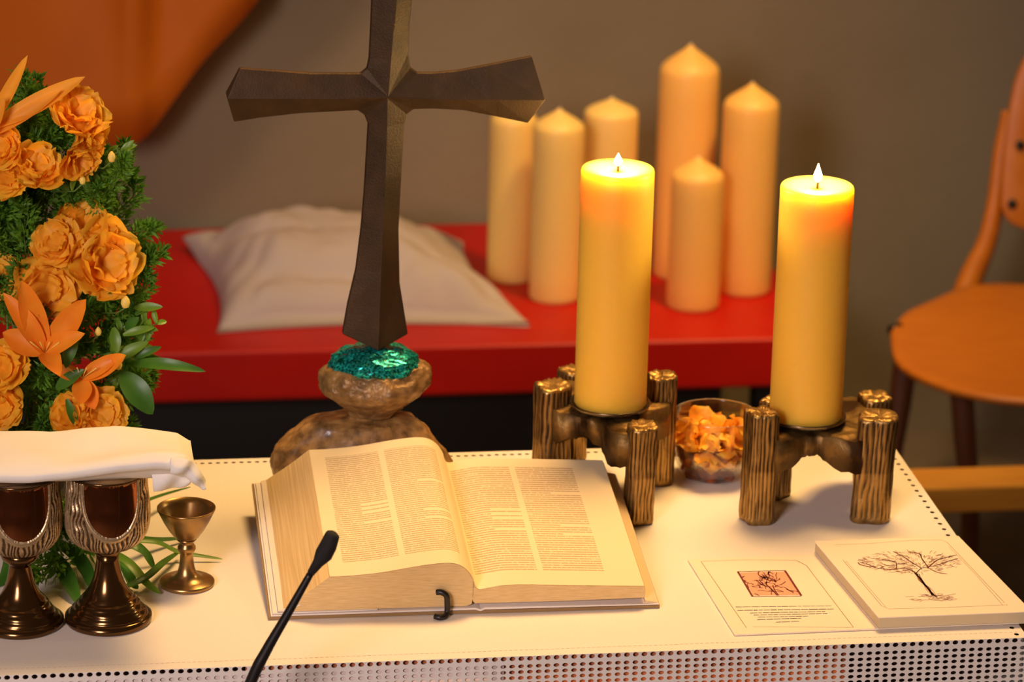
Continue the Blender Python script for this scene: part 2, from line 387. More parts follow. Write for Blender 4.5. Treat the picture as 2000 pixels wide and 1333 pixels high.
while x < TX1-.01:
    yy = TY0+.0135+.0008*nz((x*20, 0, 0)); mb.add([(x, yy, T+.0002), (x+.0032, yy, T+.0002), (x+.0032, yy+.0007, T+.0002), (x, yy+.0007, T+.0002)], [(0, 1, 2, 3)]); x += .0052
ch(mb.build('hem_stitching', M['stitch'], cl, False), cl)

# ------------------------------------------------------------------ red bench
BF, BB, BR, BZ = 1.925, 2.63, .705, .45
t = empty('red_bench', (-.4, 2.27, 0), 'wide red lacquered bench along the wall carrying pillow and candles', 'bench')
mb = MB(); mb.box(-1.35, BR, BF, BB, BZ-.088, BZ); ch(bevel(mb.build('seat', M['red'], t, False), .006), t)
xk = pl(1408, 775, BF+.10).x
mb = MB(); mb.box(-1.25, xk, BF+.10, BB-.05, 0, BZ-.088); ch(mb.build('under_bench_shade', M['black'], t, False), t)  # black box put in for the shade under the bench
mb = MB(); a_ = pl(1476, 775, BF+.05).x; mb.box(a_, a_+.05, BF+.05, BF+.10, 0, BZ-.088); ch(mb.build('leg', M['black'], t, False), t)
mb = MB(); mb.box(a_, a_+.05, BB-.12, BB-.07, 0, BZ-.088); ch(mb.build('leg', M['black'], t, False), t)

# ------------------------------------------------------------------ pillow
n = 70; vs = []; fs = []
cFL, cFR, cBR, cBL = Vector((-.312, 2.018)), Vector((.215, 2.010)), Vector((.165, 2.50)), Vector((-.345, 2.50))
def pil(u, v, top):
    # pinched outline
    a = cFL.lerp(cFR, u); b2 = cBL.lerp(cBR, u); p = a.lerp(b2, v)
    e = min(1, 1.0)
    su = 4*u*(1-u); sv = 4*v*(1-v)
    p = Vector((p.x + .030*(u-.5)*2*(-sv)*abs(u-.5)*2, p.y + .030*(v-.5)*2*(-su)*abs(v-.5)*2))
    prof = (su**.55)*(sv**.50)
    wr = .012*nz((u*5, v*5, 1.3))+.040*(abs(nz((u*3.2+v*2.1, v*2.4-u, 7)))-.25)+.016*(abs(nz((u*7-v*2, v*4+u, 2)))-.25)
    skew = 1-.25*(u-.35)
    if top:
        z = .004+.128*prof*skew + wr*min(1, prof*2.2)
        z += -.020*math.exp(-((v-.17)/.05)**2)*math.exp(-((u-.45)/.20)**2)
        cor = max(0, 1-((u)**2+(1-v)**2)**.5*5); z += .022*cor
        z += .006*max(0, 1-((u-1)**2+v**2)**.5*7)
    else:
        z = .0015 + .0*prof
        cor = max(0, 1-((u)**2+(1-v)**2)**.5*5); z += .022*cor*.9
    return (p.x, p.y, BZ+z)
for top in (1, 0):
    for i in range(n+1):
        for j in range(n+1): vs.append(pil(i/n, j/n, top))
k = (n+1)*(n+1)
for i in range(n):
    for j in range(n):
        a = i*(n+1)+j; b2 = a+n+1; fs.append((a, b2, b2+1, a+1)); fs.append((k+a, k+a+1, k+b2+1, k+b2))
for i in range(n):
    for (a, b2) in ((i*(n+1), (i+1)*(n+1)), (i*(n+1)+n, (i+1)*(n+1)+n), (i, i+1), (n*(n+1)+i, n*(n+1)+i+1)): fs.append((a, b2, k+b2, k+a))
o = mesh('pillow', vs, fs, M['pillow']); tag(o, 'crumpled white cotton pillow lying on the red bench behind the cross', 'pillow')

# ------------------------------------------------------------------ candles on the bench
def big_candle(xb, yb, wpx, xt, ytip, ysh, mat, label, hang=0):
    f0 = at(xb, yb, BZ); k = FPX/((f0-CAM).dot(FW)); r = wpx/2/k
    c = Vector((f0.x, f0.y+r*.97, BZ)); zt = pl(xt, ytip, c.y).z-BZ
    zs_ = pl(xt, ysh, c.y).z-BZ
    t = empty('pillar_candle', c, label, 'candle', 'unlit candles on the red bench')
    prof = [(r*.93, 0), (r*.985, .003), (r, .008)]+[(r, .008+(zs_-.014)*q/8) for q in range(1, 9)]
    h = zt-zs_
    prof += [(r*.975, zs_), (r*.90, zs_+h*.16), (r*.72, zs_+h*.36), (r*.50, zs_+h*.56), (r*.30, zs_+h*.74), (r*.15, zs_+h*.88), (r*.06, zs_+h)]
    b_ = lathe('wax_body', prof, mat, t, 56)
    mb = MB(); mb.tube([(0, 0, zt-h*.2), (.0005, 0, zt-.001), (.001, 0, zt+.003)], .0013, 6); mb.build('wick', M['linen_soft'], t)
    return t
big_candle(1003, 557, 92, 1010, 195, 232, M['wax_b'], 'cream pillar candle partly hidden behind the right arm of the cross')
big_candle(1090, 597, 100, 1101, 213, 246, M['wax_b'], 'yellowish pillar candle second from the left on the red bench')
big_candle(1192, 560, 105, 1197, 192, 218, M['wax_b'], 'pillar candle showing only its top above the left lit candle')
big_candle(1342, 552, 116, 1355, 88, 134, M['wax_a'], 'tallest unlit pillar candle with a pointed tip on the bench')
big_candle(1462, 583, 108, 1469, 163, 202, M['wax_a'], 'peach coloured tall pillar candle rightmost on the red bench')
big_candle(1362, 613, 104, 1363, 307, 342, M['wax_a'], 'short pillar candle standing in front of the two tall ones')

# ------------------------------------------------------------------ orange drape
edge = [(560, -80), (505, 0), (470, 42), (400, 116), (345, 190), (305, 245), (278, 272), (250, 284), (215, 286), (120, 268), (0, 262), (-300, 262)]
DY = 2.50
epts = [pl(x, y, DY) for x, y in edge]; epts.insert(0, Vector((epts[0].x+.9, DY, epts[0].z+1.0)))
epts = catmull(epts, 8)
vs = []; fs = []; nr_ = 26
for i, p in enumerate(epts):
    tp = Vector((p.x*.9-.12+.25*(1-i/len(epts)), WY-.06, 2.95))
    for j in range(nr_+1):
        q = j/nr_; v3 = p.lerp(tp, q)
        s_ = i/len(epts)*17
        v3.y += .035*math.sin(s_+q*2.4)*(.35+.65*q**.5)*min(1, .25+q*6) - .04*math.sin(q*PI)
        if j == 0: v3.y += .0
        vs.append(v3)
for i in range(len(epts)-1):
    for j in range(nr_):
        a = i*(nr_+1)+j; fs.append((a, a+1, a+nr_+2, a+nr_+1))
o = mesh('drape', vs, fs, M['drape']); tag(o, 'orange silk drape hung across the upper left of the wall', 'drape')
sd = o.modifiers.new('thick', 'SOLIDIFY'); sd.thickness = .003

# ------------------------------------------------------------------ chair at the right
t = empty('wooden_chair', (1.05, 2.1, 0), 'orange bentwood chair with round moulded seat beside the bench', 'chair')
SZ = .45
so = [(1740, 645), (1745, 690), (1768, 718), (1830, 748), (1905, 768), (1985, 779), (2080, 780), (2160, 755), (2215, 700), (2205, 620), (2130, 572), (2030, 556), (1945, 552), (1880, 560), (1820, 585), (1765, 612)]
sp_ = catmull([at(x, y, SZ) for x, y in so]+[at(so[0][0], so[0][1], SZ)], 5)[:-1]
cen = sum(sp_, Vector())/len(sp_); vs = []; fs = []; m_ = len(sp_)
rings = [(0.0, 0, -.010), (.35, 0, -.009), (.7, 0, -.004), (.9, 0, -.0005), (.985, 0, 0), (1.0, 0, -.004), (1.0, 0, -.011), (.98, 0, -.015), (.7, 0, -.020), (0, 0, -.024)]
for s_, _, dz in rings:
    for p in sp_: vs.append(Vector((cen.x+(p.x-cen.x)*s_, cen.y+(p.y-cen.y)*s_, SZ+dz)))
for i in range(len(rings)-1):
    for j in range(m_): a = i*m_+j; b2 = i*m_+(j+1) % m_; fs.append((a, b2, b2+m_, a+m_))
seat = ch(mesh('seat', vs, fs, M['wood'], t), t)
def chair_tube(name, pts, rad, mat, flat=1.0, par=None, n=12):
    mb = MB(); mb.tube(catmull(pts, 5), [float(x) for x in np.interp(np.linspace(0, 1, (len(pts)-1)*5+1), np.linspace(0, 1, len(rad)), rad)], n, flat)
    return ch(mb.build(name, mat, t), t)
f1 = at(1762, 706, SZ-.02)
chair_tube('leg', [f1+Vector((.012, .02, 0)), pl(1756, 800, f1.y+.01), pl(1742, 905, f1.y-.005), Vector((f1.x-.035, f1.y-.03, .0))], [.021, .019, .015, .013], M['wood_dark'])
f2 = at(1885, 735, SZ-.02)
chair_tube('leg', [f2+Vector((0, .03, 0)), pl(1884, 850, f2.y+.02), pl(1895, 1000, f2.y+.02), Vector((pl(1900, 1040, f2.y+.02).x, f2.y+.02, 0))], [.020, .019, .016, .014], M['wood_dark'])
chair_tube('leg', [Vector((1.30, 1.93, SZ-.02)), Vector((1.32, 1.90, .2)), Vector((1.33, 1.89, 0))], [.020, .018, .014], M['wood_dark'])
chair_tube('leg', [Vector((1.29, 2.24, SZ-.02)), Vector((1.33, 2.30, .2)), Vector((1.35, 2.33, 0))], [.020, .018, .014], M['wood_dark'])
UY = 2.27
for dx in (0,):
    chair_tube('back_post', [pl(1880, 600, UY-.03), pl(1896, 545, UY-.01), pl(1928, 470, UY+.01), pl(1945, 390, UY+.03), pl(1957, 300, UY+.05), pl(1972, 218, UY+.07)], [.026, .022, .017, .0155, .016, .014], M['wood'], 1.25)
chair_tube('back_post', [Vector((1.30, UY-.02, SZ-.01)), Vector((1.335, UY+.01, .55)), Vector((1.34, UY+.05, .70))], [.026, .017, .016], M['wood'], 1.25)
bo = [(1952, 402), (1958, 330), (1972, 240), (1996, 150), (2040, 90), (2110, 70), (2180, 90), (2215, 170), (2225, 300), (2215, 400), (2180, 445), (2100, 462), (2020, 448), (1968, 430)]
bp_ = [pl(x, y, UY) for x, y in bo]; z0 = bp_[0].z
bp_ = [Vector((p.x, UY-.005+.16*(p.z-z0)+.06*((p.x-1.18)/.15)**2*.3-.01, p.z)) for p in bp_]
bp_ = catmull(bp_+[bp_[0]], 4)[:-1]; cen = sum(bp_, Vector())/len(bp_); m_ = len(bp_); vs = []; fs = []
for s_, dy in ((0, 0), (.5, -.002), (.97, -.006), (1, -.002), (1, .006), (.97, .010), (0, .014)):
    for p in bp_: v3 = cen.lerp(p, s_); vs.append(v3+Vector((0, dy, 0)))
for i in range(6):
    for j in range(m_): a = i*m_+j; b2 = i*m_+(j+1) % m_; fs.append((a, a+m_, b2+m_, b2))
ch(mesh('backrest', vs, fs, M['wood'], t), t)
for x, y in ((1993, 284), (1972, 394)):
    p = pl(x, y, UY); p.y = UY-.016+.16*(p.z-z0)
    mb = MB(); mb.tube([p+Vector((0, -.004, 0)), p+Vector((0, .012, 0))], .0085, 12); ch(mb.build('screw', M['metal_black'], t), t)
p = at(1744, 641, SZ-.004); mb = MB(); mb.tube([p+Vector((-.004, -.003, -.004)), p+Vector((.014, .006, -.002))], .010, 12); ch(mb.build('plug', M['metal_black'], t), t)

# wooden rail in front of the chair
t = empty('wooden_rail', (.9, 1.3, 0), 'light wooden rail running behind the altar below the chair', 'rail')
RY = at(1900, 932, .42).y
zt = pl(1900, 950, RY-.03).z; zb = pl(1900, 1003, RY-.03).z
xl = .30
mb = MB(); mb.box(xl, 1.9, RY-.03, RY+.055, zb, zt); ch(bevel(mb.build('top_rail', M['rail'], t, False), .006), t)
for x in (xl+.03, 1.75):
    mb = MB(); mb.box(x, x+.05, RY-.01, RY+.035, 0, zb); ch(bevel(mb.build('leg', M['wood_dark'], t, False), .003), t)

# ------------------------------------------------------------------ standing cross and its stones
YC = .060
def K(x, y): p = pl(x, y, YC); return (p.x, p.z)
oc = [(736,677,'v'),(796,651,'v'),(780,551,'v'),(778,446,'v'),(782,367,'v'),(786,294,'v'),(789,240,'v'),(794,222,'c'),(807,212,'c'),(846,211,'h'),(904,214,'h'),(967,226,'h'),(1030,239,'h'),
      (1061,189,'h'),(1038,109,'h'),(951,126,'h'),(893,137,'h'),(846,141,'h'),(815,141,'c'),(801,131,'c'),(797,105,'v'),(799,52,'v'),(804,0,'v'),(812,-100,'v'),(774,-128,'v'),(722,-98,'v'),(725,0,'v'),(723,52,'v'),(720,112,'v'),(716,132,'c'),(704,142,'c'),
      (662,142,'h'),(610,142,'h'),(542,137,'h'),(468,132,'h'),(442,186,'h'),(457,237,'h'),(505,229,'h'),(584,220,'h'),(662,216,'h'),(698,214,'c'),(711,223,'c'),(718,241,'v'),(715,294,'v'),(710,378,'v'),(704,446,'v'),(694,525,'v'),(678,593,'v'),(668,651,'v')]
vr = ([-128, 0, 184, 315, 472, 677], [774, 770, 755, 751, 744, 736]); CX, CY = 755, 184
def ridge(x, y, kd):
    if kd == 'c': return (CX, CY)
    if kd == 'v': return (interp(vr[0], vr[1], y), y)
    return (x, 186+(x-442)*3/619)
vs = []; fs = []; n = len(oc)
tips = [0, 13, 24, 35]
for sgn, ty, ry in ((-1, -.0035, -.015), (1, .0035, .012)):
    for x, y, kd in oc: X, Z = K(x, y); vs.append((X, YC+ty, Z))
    for x, y, kd in oc:
        a, b2 = ridge(x, y, kd)
        ii = [q for q in tips if oc.index((x, y, kd)) in ((q-1) % n, (q+1) % n)]
        if ii: a, b2 = oc[ii[0]][:2]
        # corners of an arm end share the ridge a little inside the tip
        X, Z = K(a, b2); vs.append((X, YC+ry, Z))
for side in (0, 1):
    o0 = side*2*n
    for i in range(n):
        j = (i+1) % n; f_ = [o0+i, o0+j, o0+n+j, o0+n+i]
        fs.append(f_ if side else f_[::-1])
for i in range(n): j = (i+1) % n; fs.append((i, 2*n+i, 2*n+j, j))
t = empty('standing_cross', (K(736, 800)[0], YC, T), 'dark bronze cross with ridged flaring arms standing on stacked stones', 'cross')
import bmesh
o = mesh('cross_body', vs, fs, M['cross'], t, False); ch(o, t)
bm = bmesh.new(); bm.from_mesh(o.data); bmesh.ops.remove_doubles(bm, verts=bm.verts, dist=1e-5)
bmesh.ops.dissolve_degenerate(bm, edges=bm.edges, dist=1e-6); bmesh.ops.recalc_face_normals(bm, faces=bm.faces); bm.to_mesh(o.data); bm.free()
bevel(o, .0012, 2, 25)
def rock(name, cx, cyy, prof, mat, parent, amp, seed, n=96, sq=(1, 1), fine=.25, sub=5, facet=0):
    """prof (r, z) lofted into a rough stone"""
    P2 = []
    for i in range(len(prof)-1):
        for k in range(sub): q = k/sub; P2.append((prof[i][0]*(1-q)+prof[i+1][0]*q, prof[i][1]*(1-q)+prof[i+1][1]*q))
    P2.append(prof[-1])
    vs = []; fs = []
    for r, z in P2:
        for j in range(n):
            a = 2*PI*j/n; p = Vector((r*math.cos(a), r*math.sin(a), z)); q = p*22+Vector((seed, seed*2, 0))
            d = amp*(nz(q)+fine*2*nz(q, 3.1)+fine*nz(q, 8)); 
            if facet: d += facet*abs(nz(q, 1.7))
            rr = r*(1+d/max(r, .03)*min(1, r/.02))
            vs.append((cx+rr*math.cos(a)*sq[0], cyy+rr*math.sin(a)*sq[1], z+d*.35*min(1, r/.03)*(1 if z > P2[0][1]+.002 else 0)))
    for i in range(len(P2)-1):
        for j in range(n): a = i*n+j; b2 = i*n+(j+1) % n; fs.append((a, b2, b2+n, a+n))
    fs.append(tuple(range(n))[::-1]); fs.append(tuple((len(P2)-1)*n+j for j in range(n)))
    return ch(mesh(name, vs, fs, mat, parent), parent)
zz = lambda y: pl(730, y, YC).z
kk = 1760.
xb = pl(706, 870, YC).x
rock('base_stone', xb, YC+.0, [(.088, T+.001), (.099, T+.018), (.101, T+.034), (.094, T+.052), (.080, T+.068), (.060, zz(818)), (.040, zz(812)), (.018, zz(808)), (.002, zz(807))], M['stone'], t, .006, 3, sq=(1, .57))
xs_ = pl(730, 750, YC).x
rock('upper_stone', xs_, YC, [(.024, zz(808)), (.028, zz(799)), (.038, zz(786)), (.052, zz(768)), (.0580, zz(750)), (.0575, zz(733)), (.053, zz(720)), (.0485, zz(712)), (.002, zz(709))], M['stone_gold'], t, .008, 9, facet=.004, sq=(1, .85))
rock('crystal_cap', xs_, YC, [(.0500, zz(718)), (.0500, zz(711)), (.0455, zz(698)), (.036, zz(687)), (.022, zz(679)), (.002, zz(675))], M['teal'], t, .003, 21, fine=.8, sq=(1, .85))
mb = MB(); X, Z = K(737, 684); mb.tube([(X, YC, Z-.010), (X, YC, Z+.012)], [.008, .005], 12); ch(mb.build('peg', M['cross'], t), t)

# ------------------------------------------------------------------ candle holders with lit candles
def stump(parent, cx, cy, w, h, seed, lean=(0, 0)):
    n = 72; P2 = [(.90, 0), (.98, .002), (1, .005)]+[(1-.03*math.sin(q/30*PI), .005+(h-.008)*q/30) for q in range(1, 31)]+[(.965, h-.0005), (.90, h+.0012), (.7, h+.001), (.45, h+.0005), (.2, h), (.01, h)]
    vs = []; fs = []; gv = []
    rnd = random.Random(seed); ph = [rnd.uniform(0, 6.28) for _ in range(4)]
    for i, (s_, z) in enumerate(P2):
        for j in range(n):
            a = 2*PI*j/n
            base = w*(1+.10*math.cos(4*a+ph[0])+.07*math.cos(2*a+ph[1])+.03*math.cos(5*a+ph[3]))
            wob = a*13+1.6*nz((z*28, a*1.4, seed))+ph[2]
            g_ = .5+.5*math.sin(wob*1.9 + 1.2*nz((z*50, a*5, seed+3)))
            side = 1 if 2 < i < len(P2)-6 else 0
            g2 = g_**2
            topn = nz((math.cos(a)*s_*4, math.sin(a)*s_*4, seed*3))
            rr = base*s_ - side*.0014*g2 + side*.0012*nz((z*40, a*2, seed+5))
            zz2 = z + (0 if i < len(P2)-7 else .0028*topn + .0016*nz((math.cos(a)*s_*11, math.sin(a)*s_*11, seed)))
            vs.append((cx+rr*math.cos(a)+lean[0]*z, cy+rr*math.sin(a)+lean[1]*z, zz2))
            gv.append((side*(g2*.95) + (0 if side else .35+topn*.6)) + (.25 if (z > h*.5 and side) else 0))  # upper half darker: shade on the leg put into the patina value
    for i in range(len(P2)-1):
        for j in range(n): a = i*n+j; b2 = i*n+(j+1) % n; fs.append((a, b2, b2+n, a+n))
    fs.append(tuple(range(n))[::-1]); fs.append(tuple((len(P2)-1)*n+j for j in range(n)))
    o = mesh('leg', vs, fs, M['bronze'], parent); attr(o, 'groove', gv); return o
def holder(c, legs, hub_z, label, seed):
    t = empty('candle_holder', c, label, 'candle holder')
    for i, (x, y, w_, h, ln) in enumerate(legs): stump(t, x-c.x, y-c.y, w_*1.14, h, seed+i, ln)
    # hub: rough disc reaching out to the four legs in arched webs
    n = 96; vs = []; fs = []; gv = []
    angs = [math.atan2(y-c.y, x-c.x) for x, y, *_ in legs]; dist = [math.hypot(x-c.x, y-c.y) for x, y, *_ in legs]
    def reach(a):
        r = .034
        for aa, dd in zip(angs, dist):
            d = abs((a-aa+PI) % (2*PI)-PI); r = max(r, .034+(dd-.034)*math.exp(-(d/.56)**4))
        return r
    NR = 14
    for top in (1, 0):
        for i in range(NR+1):
            q = i/NR
            for j in range(n):
                a = 2*PI*j/n; r = reach(a)*q; x, y = r*math.cos(a), r*math.sin(a)
                rough = .0030*nz((x*80, y*80, seed+top*9))+.0018*nz((x*200, y*200, seed))
                if top: z = hub_z-.0072 + rough - .008*max(0, q-.7)*(1 if reach(a) > .05 else 2)
                else: z = hub_z-.034 - .024*max(0, (q-.45))*min(1, (reach(a)-.034)/.03) + rough*2.2
                vs.append((x, y, z)); gv.append(.70+.9*nz((x*40, y*40, z*60+seed)))
    k = (NR+1)*n
    for i in range(NR):
        for j in range(n):
            a = i*n+j; b2 = i*n+(j+1) % n; fs.append((a, a+n, b2+n, b2)); fs.append((k+a, k+b2, k+b2+n, k+a+n))
    for j in range(n): a = NR*n+j; b2 = NR*n+(j+1) % n; fs.append((a, k+a, k+b2, b2))
    o = mesh('hub', vs, fs, M['bronze'], t); attr(o, 'groove', gv)
    r = .0415
    prof = [(.0, hub_z-.0035), (r*.9, hub_z-.0035), (r*1.04, hub_z-.001), (r*1.07, hub_z+.0025), (r*1.055, hub_z+.0035), (r*1.02, hub_z+.0022), (r*.99, hub_z-.0003), (.0, hub_z-.0006)]
    lathe('drip_dish', prof, M['dish'], t, 64)
    return t
flames = []
def lit_candle(c, r, h, label, pool):
    t = empty('lit_candle', c, label, 'candle')
    prof = [(r*.97, 0), (r, .002)]+[(r, .002+(h-.006)*q/10) for q in range(1, 11)]+[(r*.985, h-.0015), (r*.95, h), (r*.80, h-.0008), (r*.62, h-.0014), (r*.52, h-.0028), (r*.3, h-.0040), (.0, h-.0042)]
    lathe('wax_body', prof, M['wax_lit'], t, 72)
    mb = MB(); mb.tube([(0, 0, h-.006), (.0003, 0, h+.002), (.001, -.0005, h+.0055)], [.0017, .0015, .001], 8); mb.build('wick', M['wick'], t)
    fp = [(.0004, .0035), (.0022, .005), (.0040, .0085), (.0045, .0115), (.0036, .0155), (.0020, .020), (.0009, .0235), (.0001, .026)]
    s_ = pool
    lathe('flame', [(a*1.0, h+b2*s_) for a, b2 in fp], M['flame'], t, 24)
    l = bpy.data.lights.new('flame_light', 'POINT'); l.energy = 1.7; l.color = (1, .84, .42); l.shadow_soft_size = .006
    lo = bpy.data.objects.new('flame_light', l); C.objects.link(lo); lo.location = (0, -.0005, h+.030*s_); lo.parent = t
    return t
# right candle and holder
def candle_from(xb, yb, zb, r, xt, yt):
    f0 = at(xb, yb, zb); c = Vector((f0.x, f0.y+r*.96, zb)); top = pl(xt, yt, c.y-r*.96).z
    return c, top-zb
zbL, zbR = T+.110, T+.106
r_ = .0395
cL, hL = candle_from(1203, 811, zbL, r_, 1214, 347); cR, hR = candle_from(1588, 836, zbR, r_*1.0, 1602, 381)
def gl(x, y, w_): p = at(x, y, T); return (p.x, p.y+w_*.95)
def legp(x, y, w_, h, ln=(0, 0)): p = gl(x, y, w_); return (p[0], p[1], w_, h, ln)
HL = [legp(1249, 1028, .0155, .110, (.02, .0)), legp(1291, 951, .0160, .126), legp(1080, 966, .0185, .122), legp(1118, 906, .0150, .108)]
HR = [legp(1484, 1028, .0155, .126), legp(1706, 1026, .0195, .119, (.03, 0)), legp(1516, 977, .0165, .112, (0, 0)), legp(1706, 955, .0175, .104)]
hubL = Vector((cL.x, cL.y, T)); hubR = Vector((cR.x, cR.y, T))
holder(hubL, HL, .110-.0004, 'bronze log-shaped candle holder close to the open book', 11)
holder(hubR, HR, .106-.0004, 'bronze log-shaped candle holder behind the brochure and tree booklet', 41)
lit_candle(cL, r_, hL, 'burning yellow pillar candle on the holder beside the open book', .62)
lit_candle(cR, r_, hR, 'burning yellow pillar candle on the right bronze holder', .9)

# ------------------------------------------------------------------ glass bowl of petals
bc = at(1393, 930, T); t = empty('glass_bowl', bc, 'clear glass bowl of orange petals between the two candle holders', 'bowl')
rb = .049
outer = [(.0, .0005), (.024, .0), (.033, .003), (.041, .011), (.0465, .024), (.049, .042), (.0488, .060), (.0475, .0735), (.0478, .0755)]
inner = [(.0465, .0755), (.0460, .0735), (.0470, .060), (.0471, .042), (.0447, .025), (.039, .013), (.031, .0055), (.022, .003), (.0, .003)]
lathe('bowl_glass', outer+inner, M['glass'], t, 72)
def crumple(seed, s, cup=.5):
    rnd = random.Random(seed); n = 7; vs = []; fs = []
    for i in range(n+1):
        for j in range(n+1):
            u, v = i/n*2-1, j/n*2-1; x, y = u*math.sqrt(1-v*v/2), v*math.sqrt(1-u*u/2)
            z = cup*(x*x+y*y)*.8 + .55*nz((x*1.6+seed, y*1.6, seed*.7))+.15*nz((x*4, y*4+seed, 2))
            vs.append((x*s, y*s*.8, z*s))
    for i in range(n):
        for j in range(n): a = i*(n+1)+j; fs.append((a, a+1, a+n+2, a+n+1))
    return vs, fs
pm = []
for k in range(6):
    vs, fs = crumple(k*3.7, .0125+.001*k, .5)
    o = mesh('loose_petal', vs, fs, M['potpourri'] if k < 4 else M['potpourri_dark']); pm.append(o)
rnd = random.Random(5); cnt = 0
for lvl, (z, rm, cnt_) in enumerate([(.0115, .020, 14), (.019, .027, 17), (.029, .033, 19), (.039, .035, 19), (.048, .036, 18), (.055, .031, 15)]):
    for q in range(cnt_):
        a = 2*PI*(q/cnt_)+lvl*.7+rnd.uniform(-.2, .2); r = rm*(1 if q % 3 else .45)
        src = pm[rnd.choice((4, 5, 4, 5, 1))] if lvl < 2 else (pm[rnd.choice((0, 1, 4, 5))] if lvl == 2 else pm[rnd.choice((0, 1, 2, 3))])
        o = src if src.get('used') is None else src.copy()
        if o is not src: C.objects.link(o)
        src['used'] = 1
        o.location = bc+Vector((r*math.cos(a), r*math.sin(a), z+rnd.uniform(-.002, .002)))
        o.rotation_euler = (rnd.uniform(-.9, .9)+ (PI if rnd.random() < .3 else 0), rnd.uniform(-.9, .9), rnd.uniform(0, 6.28))
        s_ = rnd.uniform(.85, 1.15)*(1 if lvl > 1 else .9); o.scale = (s_, s_, s_)
        tag(o, 'small curled dried orange petal heaped in the glass bowl', 'petal', 'dried petals in the glass bowl')
for o in pm:
    if 'used' in o.keys(): pass
for o in bpy.data.objects:
    if 'used' in o.keys(): del o['used']

# ------------------------------------------------------------------ open book (on a low stand)
O = at(525, 1212, T); TILT = R(6.0)
t = empty('open_book', O, 'thick open two-column book with cream pages and pale cover on the altar', 'book'); t.rotation_euler = (TILT, 0, R(-.7))
D = .290
def loft(name, prof, d, mat, parent, off=(0, 0), shrink=0, closed=True, nd=12, smooth=True, rough=0, z0=0):
    vs = []; fs = []; k = len(prof)
    for i in range(nd+1):
        q = i/nd
        for m__, (u, z) in enumerate(prof):
            vs.append((u+off[0]*q, d[0]+(d[1]-d[0])*q, z+z0+rough*nz((u*300, z*700, q*3))))
    for i in range(nd):
        for j in range(k if closed else k-1):
            a = i*k+j; b2 = i*k+(j+1) % k; fs.append((a, b2, b2+k, a+k))
    if closed: fs.append(tuple(range(k))[::-1]); fs.append(tuple(nd*k+j for j in range(k)))
    return smooth_angle(mesh(name, vs, fs, mat, parent, smooth), 40)
# cover boards and spine
loft('cover', [(0, .0), (.208, .0005), (.2135, .0), (.2165, -.0003), (.3985, .0005), (.3985, .0035), (.2175, .0038), (.2145, .0022), (.2100, .0042), (.0, .0035)], (0, D+.006), M['cover_brown'], t)
loft('cover_lining', [(.002, .0036), (.209, .0044), (.2145, .0026), (.2185, .0044), (.3975, .0040), (.3975, .0052), (.2190, .0068), (.2145, .0048), (.2090, .0066), (.002, .0050)], (.0005, D+.0045), M['endpaper'], t)
topL = catmull([(.061, 0, .0455), (.085, 0, .0462), (.115, 0, .0490), (.148, 0, .0545), (.175, 0, .0575), (.190, 0, .0555), (.2005, 0, .0475), (.2065, 0, .0375)], 6)
topL = [(p.x, p.z) for p in topL]
fore = [(.061-.0008, .0455-.0005), (.047, .034), (.034, .024), (.022, .0155), (.0145, .0100), (.012, .0072)]
fore = fore[::-1]
blockL = fore+[(u, z-.0006) for u, z in topL]+[(.2075, .030), (.2068, .0180), (.2055, .0095), (.200, .0072)]
loft('page_block', blockL, (.004, D), M['edge'], t, rough=.0004)
# a few separate leaves standing out of the fore-edge
loft('loose_leaves', [(.004, .0068), (.030, .0070), (.110, .0072), (.110, .0066), (.030, .0058), (.004, .0054)], (.002, D+.001), M['endpaper'], t)
loft('loose_leaves', [(.0095, .0090), (.018, .0112), (.030, .0150), (.033, .0150), (.024, .0100), (.016, .0074), (.0095, .0080)], (.003, D+.001), M['paper'], t)
def page(name, prof, mat, lift, parent, d=(.0035, D)):
    nd = 24; vs = []; fs = []; uv = []; k = len(prof)
    Ls = [0]
    for i in range(1, k): Ls.append(Ls[-1]+math.hypot(prof[i][0]-prof[i-1][0], prof[i][1]-prof[i-1][1]))
    for i in range(nd+1):
        q = i/nd
        for j, (u, z) in enumerate(prof): vs.append((u, d[0]+(d[1]-d[0])*q, z+lift)); uv.append((Ls[j]/Ls[-1], q))
    for i in range(nd):
        for j in range(k-1): a = i*k+j; fs.append((a, a+1, a+k+1, a+k))
    return mesh(name, vs, fs, mat, parent, uvs=uv)
page('left_page', topL, M['pageL'], .0002, t)
topR = catmull([(.2062, 0, .0372), (.2085, 0, .0300), (.2125, 0, .0262), (.222, 0, .0275), (.240, 0, .0302), (.262, 0, .0300), (.300, 0, .0282), (.340, 0, .0262), (.382, 0, .0243)], 6)
topR = [(p.x, p.z) for p in topR]
blockR = [(.2095, .0100), (.2068, .0120), (.2060, .0200), (.2060, .0300)]+[(u, z-.0006) for u, z in topR]+[(.3835, .0215), (.3835, .0110), (.300, .0098)]
loft('page_block', blockR[::-1], (.004, D), M['edge'], t, rough=.0003)
page('right_page', topR, M['pageR'], .0002, t)
loft('pastedown', [(.3835, .0050), (.3970, .0050), (.3970, .0058), (.3835, .0090)], (.002, D+.003), M['cover'], t)
